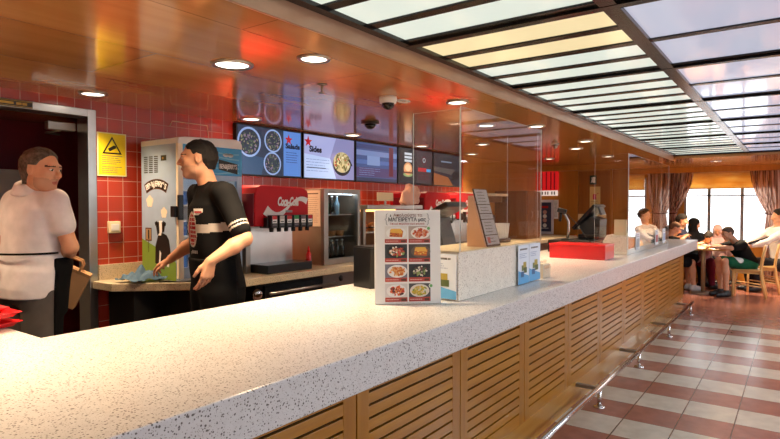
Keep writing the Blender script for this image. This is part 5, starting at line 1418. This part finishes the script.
def cloth_mat(name, hx, rough=.85, weave=220):
    if name in MATS: return MATS[name]
    t = NT(name); v = t.coord(); c = srgb(hx); n = t.noise(v, 14, 4); n2 = t.noise(v, weave, 2)
    t.base(t.ramp(n, [(.3, tuple(x*.9 for x in c[:3])+(1,)), (.7, tuple(min(1, x*1.06) for x in c[:3])+(1,))])); t.set(Roughness=rough)
    t.b.inputs['Specular IOR Level'].default_value = .2; t.bump(n2, .25, .002); MATS[name] = t.m; return t.m
def skin_mat(name, hx): return mat(name, hx, .48, vary=.07, vscale=18, spec=.35, sub=.12)
# ------------------------------------------------------------------ the two men behind the counter
def at(u, v, D):
    """point seen at picture position u, v and D metres deep (how the figures were measured)"""
    q = fwd*D+rgt*((u-390)/565*D)+upv*((219.5-v)/565*D); return np.array((q.x, q.y, q.z+1.5))
FW = np.array((fwd.x, fwd.y, 0)); FW /= np.linalg.norm(FW); RW = np.array(rgt); ZV = np.array((0, 0, 1.))
SKIN1 = skin_mat('skin_tan', '#d9a281'); SKIN2 = skin_mat('skin_light', '#d09a7a')
SFZ = .06
# --- man in black T-shirt, reaching to the back counter
def legs(J, r, f, pel, hip=.085, floor=SFZ, sz=1.):
    for a, e in (('l', -1), ('r', 1)):
        J['hip_'+a] = pel+r*hip*e-ZV*.04; k = J['hip_'+a].copy(); k[2] = floor+.50*sz; J['kn_'+a] = k+f*.01+r*.008*e
        n = k.copy(); n[2] = floor+.088*sz; J['an_'+a] = n-f*.015+r*.012*e; J['toe_'+a] = J['an_'+a]+f+r*.25*e
hf = U(-RW*math.cos(math.radians(15))-FW*math.sin(math.radians(15))-ZV*.03)
cf = U(-RW*math.cos(math.radians(40))-FW*math.sin(math.radians(40))); rr = np.cross(cf, ZV)
ctr = at(212, 194, 3.58); pel = at(220, 288, 3.62)
J = dict(head=at(198, 159.5, 3.55), neck=at(209.5, 186, 3.58), pelvis=pel, sh_l=ctr-rr*.185, sh_r=at(199, 194, 3.78), el_l=at(245, 239, 3.36), wr_l=at(210.5, 261, 3.22),
         el_r=np.array((2.34, 3.315, 1.268)), wr_r=at(170, 259.5, 3.93))
legs(J, rr, cf, pel)
w2 = thing('person', 'man in a black T-shirt and apron leaning on the back counter', 'person', (pel[0], pel[1], SFZ))
P2 = Person(J, hf, cf, 1.03, .0055, belly=.02)
d_r = U(at(152, 268, 4.0)-J['wr_r'])
P2.body(w2, SKIN2, {'l': dict(curl=(.35, .42, .5, .55), d=U(at(203.5, 291, 3.20)-J['wr_l']), n=RW*.75-FW*.55, spread=.02),
                    'r': dict(curl=(.42, .5, .52, .55), d=d_r, n=ZV*.8-RW*.4-FW*.2, spread=.07)}, stubble=1)
P2.hair(w2, mat('hair_black', '#17120f', .85), .062, -.062, seed=3, puff=.003)
TEE = cloth_mat('black_jersey', '#0d0d0f'); PALE = cloth_mat('pale_print', '#c9c0b8'); EMB = cloth_mat('emblem_red', '#a8202c')
F = P2.field(h=.0065); P2.torso(F, .013)
for a in 'lr': P2.upper(F, a, .016, .80)
F.cap(J['neck']-P2.TM[:, 2]*.05, J['neck']+P2.TM[:, 2]*.012, .082, .066, .03)
F.fold(.0045, 26, 5); F.cut(pel+ZV*.0, -ZV)
F.cut(J['neck']+P2.TM[:, 2]*.022, P2.TM[:, 2]-P2.TM[:, 1]*.5)
def paint(c):
    q = (c-pel)@P2.TM; m = np.zeros(len(c), int); L = np.linalg.norm(J['neck']-pel)
    tors = np.abs(q[:, 0]) < .3
    zc = q[:, 2]/L
    for a in 'lr':
        d = J['el_'+a]-J['sh_'+a]; t = ((c-J['sh_'+a])@d)/(d@d); far = np.linalg.norm((c-J['sh_'+a])-t[:, None]*d, axis=1)
        m[(far < .085) & (((t > .665) & (t < .70)) | ((t > .735) & (t < .77)))] = 1
        tors &= ~((far < .075) & (t > .1))
    m[tors & (zc > .565) & (zc < .645)] = 1
    x = q[:, 0]-.0; fr = q[:, 1] > .04
    arch = ((x/.070)**2+((zc-.60)*L/.110)**2 < 1) & (zc > .42)
    m[fr & arch] = 1
    inn = ((x/.058)**2+((zc-.60)*L/.098)**2 < 1) & (zc > .435); grid = (np.abs(((x/.03)+100) % 1-.5) < .42) & (np.abs(((q[:, 2]/.026)+100) % 1-.5) < .42)
    m[fr & inn & grid] = 2
    for k, x0 in enumerate((-.05, -.03, -.012, .008, .028)): m[fr & (np.abs(x-x0) < .006) & (zc > .37) & (zc < .40)] = 1
    return m
F.build('t_shirt', [TEE, PALE, EMB], w2, paint)
F = P2.field(h=.008); P2.torso(F, .010)
for a in 'lr': P2.leg(F, a, .016, 1.97)
F.cut(pel+ZV*.04, ZV); F.fold(.004, 24, 8); F.build('trousers', [cloth_mat('black_trousers', '#0a0a0c')], w2)
F = P2.field(h=.008); P2.torso(F, .026)
for a in 'lr': P2.leg(F, a, .03, 1.0)
F.cap(J['hip_l']+cf*.05, J['kn_l']+cf*.05, .09, .085, .06); F.cap(J['hip_r']+cf*.05, J['kn_r']+cf*.05, .09, .085, .06)
F.fold(.005, 22, 9); F.cut(pel+ZV*.20, ZV); F.cut(pel-cf*.03, -cf); F.cut(J['kn_l']+ZV*.02, -ZV)
F.build('apron', [cloth_mat('black_apron', '#08080a')], w2)
for a in 'lr':
    F = Field(J['an_'+a]-.3, J['an_'+a]+.3, .006); P2.foot(F, a, .012); F.cut(J['an_'+a]+ZV*.03, ZV); F.cut((0, 0, SFZ+.004), -ZV); F.build('shoe', [BLACK], w2)
tp = pel+P2.TM@np.array((-.085, .112, .50)); 
mb = MB(); TMx = frame(tp+P2.TM[:, 1]*.010, np.cross(ZV, P2.TM[:, 1]*.9-P2.TM[:, 0]*.45), P2.TM[:, 2]); mb.bb((-.035, -.02, -.003), (.035, .02, .003), pW, .002, TMx); A = Art(mb, TMx); A.rect(-.028, -.006, .028, .004, pR, .0035); A.rect(-.02, -.014, .015, -.009, pGrey, .0035)
mb.build('name_tag', w2)

# --- man in white polo, back to us, looking to the right
hf = U(RW*math.cos(math.radians(8))-FW*math.sin(math.radians(8))-ZV*.10)
cf = U(FW*.9+RW*.42); rr = np.cross(cf, ZV)
ctr = at(35.5, 202, 3.36); pel = at(30, 284, 3.38)
J = dict(head=at(41.5, 170.5, 3.27), neck=at(33, 189, 3.33), pelvis=pel, sh_r=ctr+rr*.168, sh_l=ctr-rr*.168, el_r=at(70.5, 247, 3.33), wr_r=at(63.5, 259, 3.56),
         el_l=at(-6, 246, 3.52), wr_l=at(16, 258, 3.72))
legs(J, rr, cf, pel, .09)
w1 = thing('person', 'man in a white polo shirt and grey trousers standing in the doorway, seen from behind', 'person', (pel[0], pel[1], SFZ))
P1 = Person(J, hf, cf, 1.03, .0055, head_up=(RW*.12+ZV)/np.linalg.norm(RW*.12+ZV), belly=.035, slim=1.0)
P1.body(w1, SKIN1, {'r': dict(curl=(1.1, 1.15, 1.2, 1.2), n=ZV*.6+RW*.6), 'l': dict(curl=(.7, .7, .8, .8), n=ZV)}, stubble=1)
def greyhair():
    t = NT('hair_greying'); v = t.coord(); n = t.noise(v, 60, 4); t.base(t.ramp(n, [(.35, srgb('#3f352d')), (.7, srgb('#6d6157'))])); t.set(Roughness=.8); return t.m
P1.hair(w1, greyhair(), .048, -.085, seed=7, puff=.009)
POLO = cloth_mat('white_polo', '#ece6e8'); 
F = P1.field(h=.008); P1.torso(F, .014)
for a in 'lr': P1.upper(F, a, .022, .52)
hem = at(30, 296, 3.38)[2]
F.loft(pel-ZV*.16, P1.TM, [(0, .180, .152, 0, .01), (.26, .170, .142, 0, .02)], .05)
F.fold(.0075, 17, 12); F.fold(.003, 45, 13)
F.cut((0, 0, hem), -ZV); F.cut(J['neck']+P1.TM[:, 2]*.02, P1.TM[:, 2]-P1.TM[:, 1]*.45)
F.build('polo_shirt', [POLO], w1)
F = Field(J['neck']-.25, J['neck']+.25, .005); F.cap(J['neck']-P1.TM[:, 2]*.03, J['neck']+P1.TM[:, 2]*.06+P1.TM[:, 1]*.004, .112, .082, .01); F.cut(J['neck']+P1.TM[:, 2]*.05, P1.TM[:, 2]-P1.TM[:, 1]*.30); F.cut(J['neck']-P1.TM[:, 2]*.02, -P1.TM[:, 2]+P1.TM[:, 1]*.2); F.fold(.002, 40, 4)
F.build('collar', [POLO], w1)
F = P1.field(h=.008); P1.torso(F, .008)
for a in 'lr': P1.leg(F, a, .020, 1.97, flare=.008)
F.cut(pel+ZV*.06, ZV); F.fold(.006, 20, 14); F.build('trousers', [cloth_mat('grey_trousers', '#54504f', .9, 320)], w1)
APR = cloth_mat('black_apron', '#08080a')
F = P1.field(h=.008); P1.torso(F, .032)
F.loft(pel-ZV*.16, P1.TM, [(0, .192, .165, 0, .012), (.3, .188, .165, 0, .02)], .05)
for a in 'lr': P1.leg(F, a, .036, 1.0)
F.fold(.005, 22, 15); F.cut(pel+ZV*.16, ZV); F.cut(pel+cf*.015, -cf); F.cut(J['kn_l']+ZV*.02, -ZV)
ap = F.build('apron', [APR], w1)
zs = at(30, 253, 3.3)[2]
def ring(z, g, a0, a1, n=30):
    P = []
    O = pel.copy(); O[2] = z
    for a in np.linspace(a0, a1, n): P.append(O+rr*math.cos(a)*(.205+g)+cf*(math.sin(a)*(.190+g)+.02))
    return P
mb = MB(); mb.tube(ring(zs, .008, PI*.98, PI*2.02), .006, APR, 8)
b0 = pel-cf*.215+rr*-.105; b0 = np.array((b0[0], b0[1], zs))
for s_, L_ in ((-1, .30), (1, .22)): mb.tube([b0, b0+rr*.015*s_-ZV*.06-cf*.025, b0+rr*.03*s_-ZV*L_*.6-cf*.03, b0+rr*.025*s_-ZV*L_-cf*.02], .007, APR, 8)
mb.tube([b0+rr*.05*math.cos(a)-ZV*(.0-.035*math.sin(a))-cf*.02 for a in np.linspace(0, 6.2, 16)], .007, APR, 8)
mb.build('apron_strings', w1)
for a in 'lr':
    F = Field(J['an_'+a]-.3, J['an_'+a]+.3, .006); P1.foot(F, a, .012); F.cut(J['an_'+a]+ZV*.03, ZV); F.cut((0, 0, SFZ+.004), -ZV); F.build('shoe', [BLACK], w1)

# --- paper bag in his right hand
KR = mat('kraft_paper', '#b98f62', .8, vary=.1, vscale=5)
bo = at(64, 284, 3.62); bx_ = U(RW*.80-ZV*.42+FW*.25); bz_ = U(RW*.46+ZV*.86); bz_ = U(bz_-bx_*(bz_@bx_))
BM = frame(bo, bx_, bz_)
t = thing('paper_bag', 'brown kraft paper bag with handle held at the hip of the man in white', 'paper bag', tuple(bo))
mb = MB(); mb.prism([(-.12, -.125), (.12, -.125), (.12, .125), (-.12, .125)], -.03, .03, KR, .004, BM); mb.bb((-.118, .105, .0305), (.118, .124, .0312), mat('kraft_fold', '#a67c50', .8), 0, BM); mb.build('bag_body', t)
mb = MB()
for zz in (-.028, .03): mb.tube([BM @ Vector(p) for p in ((-.05, .11, zz), (-.05, .165, zz*.7), (-.035, .185, zz*.6), (.035, .185, zz*.6), (.05, .165, zz*.7), (.05, .11, zz))], .007, KR, 8)
mb.build('handle', t)
# ------------------------------------------------------------------ people at the far table
def sitter(lab, head, neck, pelvis, D, hf, cf, top, bottom, hair=None, scarf=None, size=.92, skin=SKIN2, elb=None, wri=None, knee=None, ank=None, sleeve=.7, shorts=.9, female=False, dz=0., shoes=BLACK, bot_mat=None, twist=0.):
    """head, neck, pelvis, knee, ankle: measured picture points; D their depths"""
    J = dict(head=at(*head, D[0]), neck=at(*neck, D[1]), pelvis=at(*pelvis, D[2])); cf = U(cf); r = np.cross(cf, ZV); r = U(r)
    sh = J['neck']+(J['pelvis']-J['neck'])*.12
    for a, e in (('l', -1), ('r', 1)):
        J['sh_'+a] = sh+r*.165*size*e; J['hip_'+a] = J['pelvis']+r*.085*size*e-ZV*.03
        kb = at(*knee) if knee else J['pelvis']+cf*.42*size; J['kn_'+a] = kb+r*.10*size*e
        ab = at(*ank) if ank else kb-ZV*10; q = ab+r*.09*size*e; q[2] = max(q[2], .09*size) if ank else .09*size; J['an_'+a] = q; J['toe_'+a] = q+cf
        eb = at(*elb) if elb else sh+cf*.16*size-ZV*.24*size; J['el_'+a] = eb+r*.17*size*e
        wb = at(*wri) if wri else eb+cf*.22*size; J['wr_'+a] = wb+r*.07*size*e
        if not wri: J['wr_'+a][2] = max(J['wr_'+a][2], .80)
    root = thing('person', lab, 'person', (J['pelvis'][0], J['pelvis'][1], 0))
    P = Person(J, U(hf), cf, size, .011, female=female)
    P.body(root, skin, {a: dict(curl=(.5, .5, .6, .6), n=ZV) for a in 'lr'}, stubble=0, feet=True)
    F = P.field(); P.torso(F, .018)
    for a in 'lr':
        P.upper(F, a, .018, min(1., sleeve))
        if sleeve > 1: P.fore(F, a, .014, sleeve-1)
    F.cap(J['neck']-P.TM[:, 2]*.04, J['neck'], .08*size, .07*size, .03); F.fold(.006, 22, len(lab)); F.cut(J['pelvis']-P.TM[:, 2]*.05, -P.TM[:, 2]); F.cap(J['neck']+P.TM[:, 2]*.045*size, P.hp(0, 0, -.03), .066*size, .075*size, .004, 'sub')
    F.build('top', [cloth_mat(*top)], root)
    F = P.field(); F.ell(J['pelvis']-P.TM[:, 2]*.02, np.array((.165, .13, .12))*size+.015, P.TM, .03)
    for a in 'lr': P.leg(F, a, .02, shorts, flare=.012 if shorts < 1 else 0)
    F.fold(.004, 24, 3)
    if bot_mat:
        F.build('shorts' if shorts < 1 else 'trousers', [cloth_mat(*bottom), bot_mat[0]], root, lambda c: (np.linalg.norm(c-(J['hip_l']*.45+J['kn_l']*.55)-ZV*.06-(-r)*.04, axis=1) < .075).astype(int))
    else: F.build('shorts' if shorts < 1 else 'trousers', [cloth_mat(*bottom)], root)
    for a in 'lr':
        F = Field(J['an_'+a]-.3, J['an_'+a]+.3, .010); P.foot(F, a, .014); F.cut(J['an_'+a]+ZV*.03, ZV); F.cut((0, 0, .004), -ZV); F.build('shoe', [shoes], root)
    if hair: P.hair(root, hair[0], hair[1], hair[2], seed=len(lab), puff=hair[3], h=.007, long_=hair[4] if len(hair) > 4 else None)
    if scarf: P.scarf(root, scarf)
    P.root = root; return P
HB = mat('hair_dark_brown', '#1d1512', .85); HG = mat('hair_cropped', '#54473c', .85)
SHOEW = mat('white_sneaker', '#b9bcc4', .5)
L_, R_ = -RW, RW      # towards the left and right of the picture
# boy in black, on the nearest chair
sitter('boy in a black T-shirt and green shorts leaning on the table', (727.5, 233.5), (736, 242.5), (748, 262.5), (9.40, 9.42, 9.44), L_*.95-FW*.05-ZV*.38, L_, ('boy_black_tee', '#0c0c0e'), ('green_shorts', '#14553a'), (HG, .055, -.05, .004),
       None, .93, elb=(725, 247.6, 9.36), wri=(714, 246.8, 9.36), knee=(722, 261, 9.36), ank=(723.5, 291, 9.36), sleeve=.75, shorts=.85, bot_mat=(cloth_mat('white_patch', '#d8dcd8'),))
# adult in white behind him
GP = sitter('adult in a white top with a dark shoulder strap at the right edge', (779, 216.5), (776, 228), (781, 263), (10.05, 10.08, 10.1), L_*.85+FW*.45-ZV*.15, L_, ('white_top', '#d9d3d2'), ('dark_trousers', '#232125'), (HB, .05, -.06, .012),
       None, 1.06, skin=SKIN1, elb=(759, 242, 10.0), wri=(744, 246.5, 9.95), knee=(751, 262, 10.), ank=(753, 287, 10.), sleeve=1.7, shorts=1.95)
mb = MB(); mb.tube([at(748.5, 243.5, 9.86), at(757, 241, 9.84), at(766, 238.5, 9.84), at(774, 235.5, 9.88), at(783, 232, 9.92)], .02, mat('dark_strap', '#1c1a20', .8), 8)
mb.build('shoulder_strap', GP.root)
# child with bowed dark head across the table
sitter('child with bowed black hair and maroon trousers across the table', (708.5, 237), (706, 245), (703, 262), (10.35, 10.45, 10.5), R_*.35+FW*.5-ZV*.85, R_*.8-FW*.5, ('pink_top', '#b98a8c'), ('maroon_trousers', '#6a1830'), (HB, .07, -.09, .02),
       None, .78, elb=(709, 247.5, 10.3), wri=(714, 246.5, 10.25), knee=(711, 262, 10.25), ank=(712, 289, 10.25), sleeve=1.6, shorts=1.95)
# the one in the pale scarf
sitter('person in a pale pink headscarf on the far side of the table', (717.5, 230.5), (717.5, 239), (718, 262), (11.2, 11.25, 11.3), L_*.5-FW*.8-ZV*.35, -FW, ('pale_pink_top', '#d3b3b0'), ('grey_skirt', '#77706e'), None,
       cloth_mat('pale_pink_scarf', '#dcb9b4'), .92, sleeve=1.8, shorts=1.9, female=True)
# black headscarf
sitter('person in a black headscarf in front of the window, left of the first mullion', (694.5, 224), (694, 233.5), (693, 258), (11.3, 11.35, 11.4), R_*.65-FW*.6-ZV*.25, R_*.1-FW*.95, ('black_top', '#131215'), ('black_skirt', '#111013'), None,
       cloth_mat('black_scarf', '#0f0e11'), .98, sleeve=1.8, shorts=1.95, female=True)
# woman with dark hair
sitter('woman with tied-back dark hair in a navy top by the left curtain', (682.5, 220.5), (681, 230), (679, 257), (10.75, 10.78, 10.8), R_*.75-FW*.55-ZV*.3, R_*.7-FW*.6, ('navy_top', '#1c2036'), ('dark_trousers', '#232125'), (HB, .06, -.085, .014),
       None, .96, skin=SKIN1, sleeve=.6, shorts=1.95, female=True)
# boy with cropped hair propping his head, legs seen past the end of the counter
sitter('boy in black with cropped brown hair resting his head, half hidden by the counter', (675.5, 228.5), (670, 237.5), (668, 259), (10.1, 10.12, 10.15), R_*.7-FW*.35-ZV*.45, R_, ('boy_black_top', '#0e0d0f'), ('black_shorts', '#111014'), (mat('hair_cropped_brown', '#6a4a34', .85), .055, -.05, .003),
       None, .93, skin=SKIN1, elb=(676, 240.5, 10.05), wri=(683, 237, 10.0), knee=(689, 262, 10.05), ank=(691, 289, 10.05), sleeve=.6, shorts=.8, shoes=SHOEW)
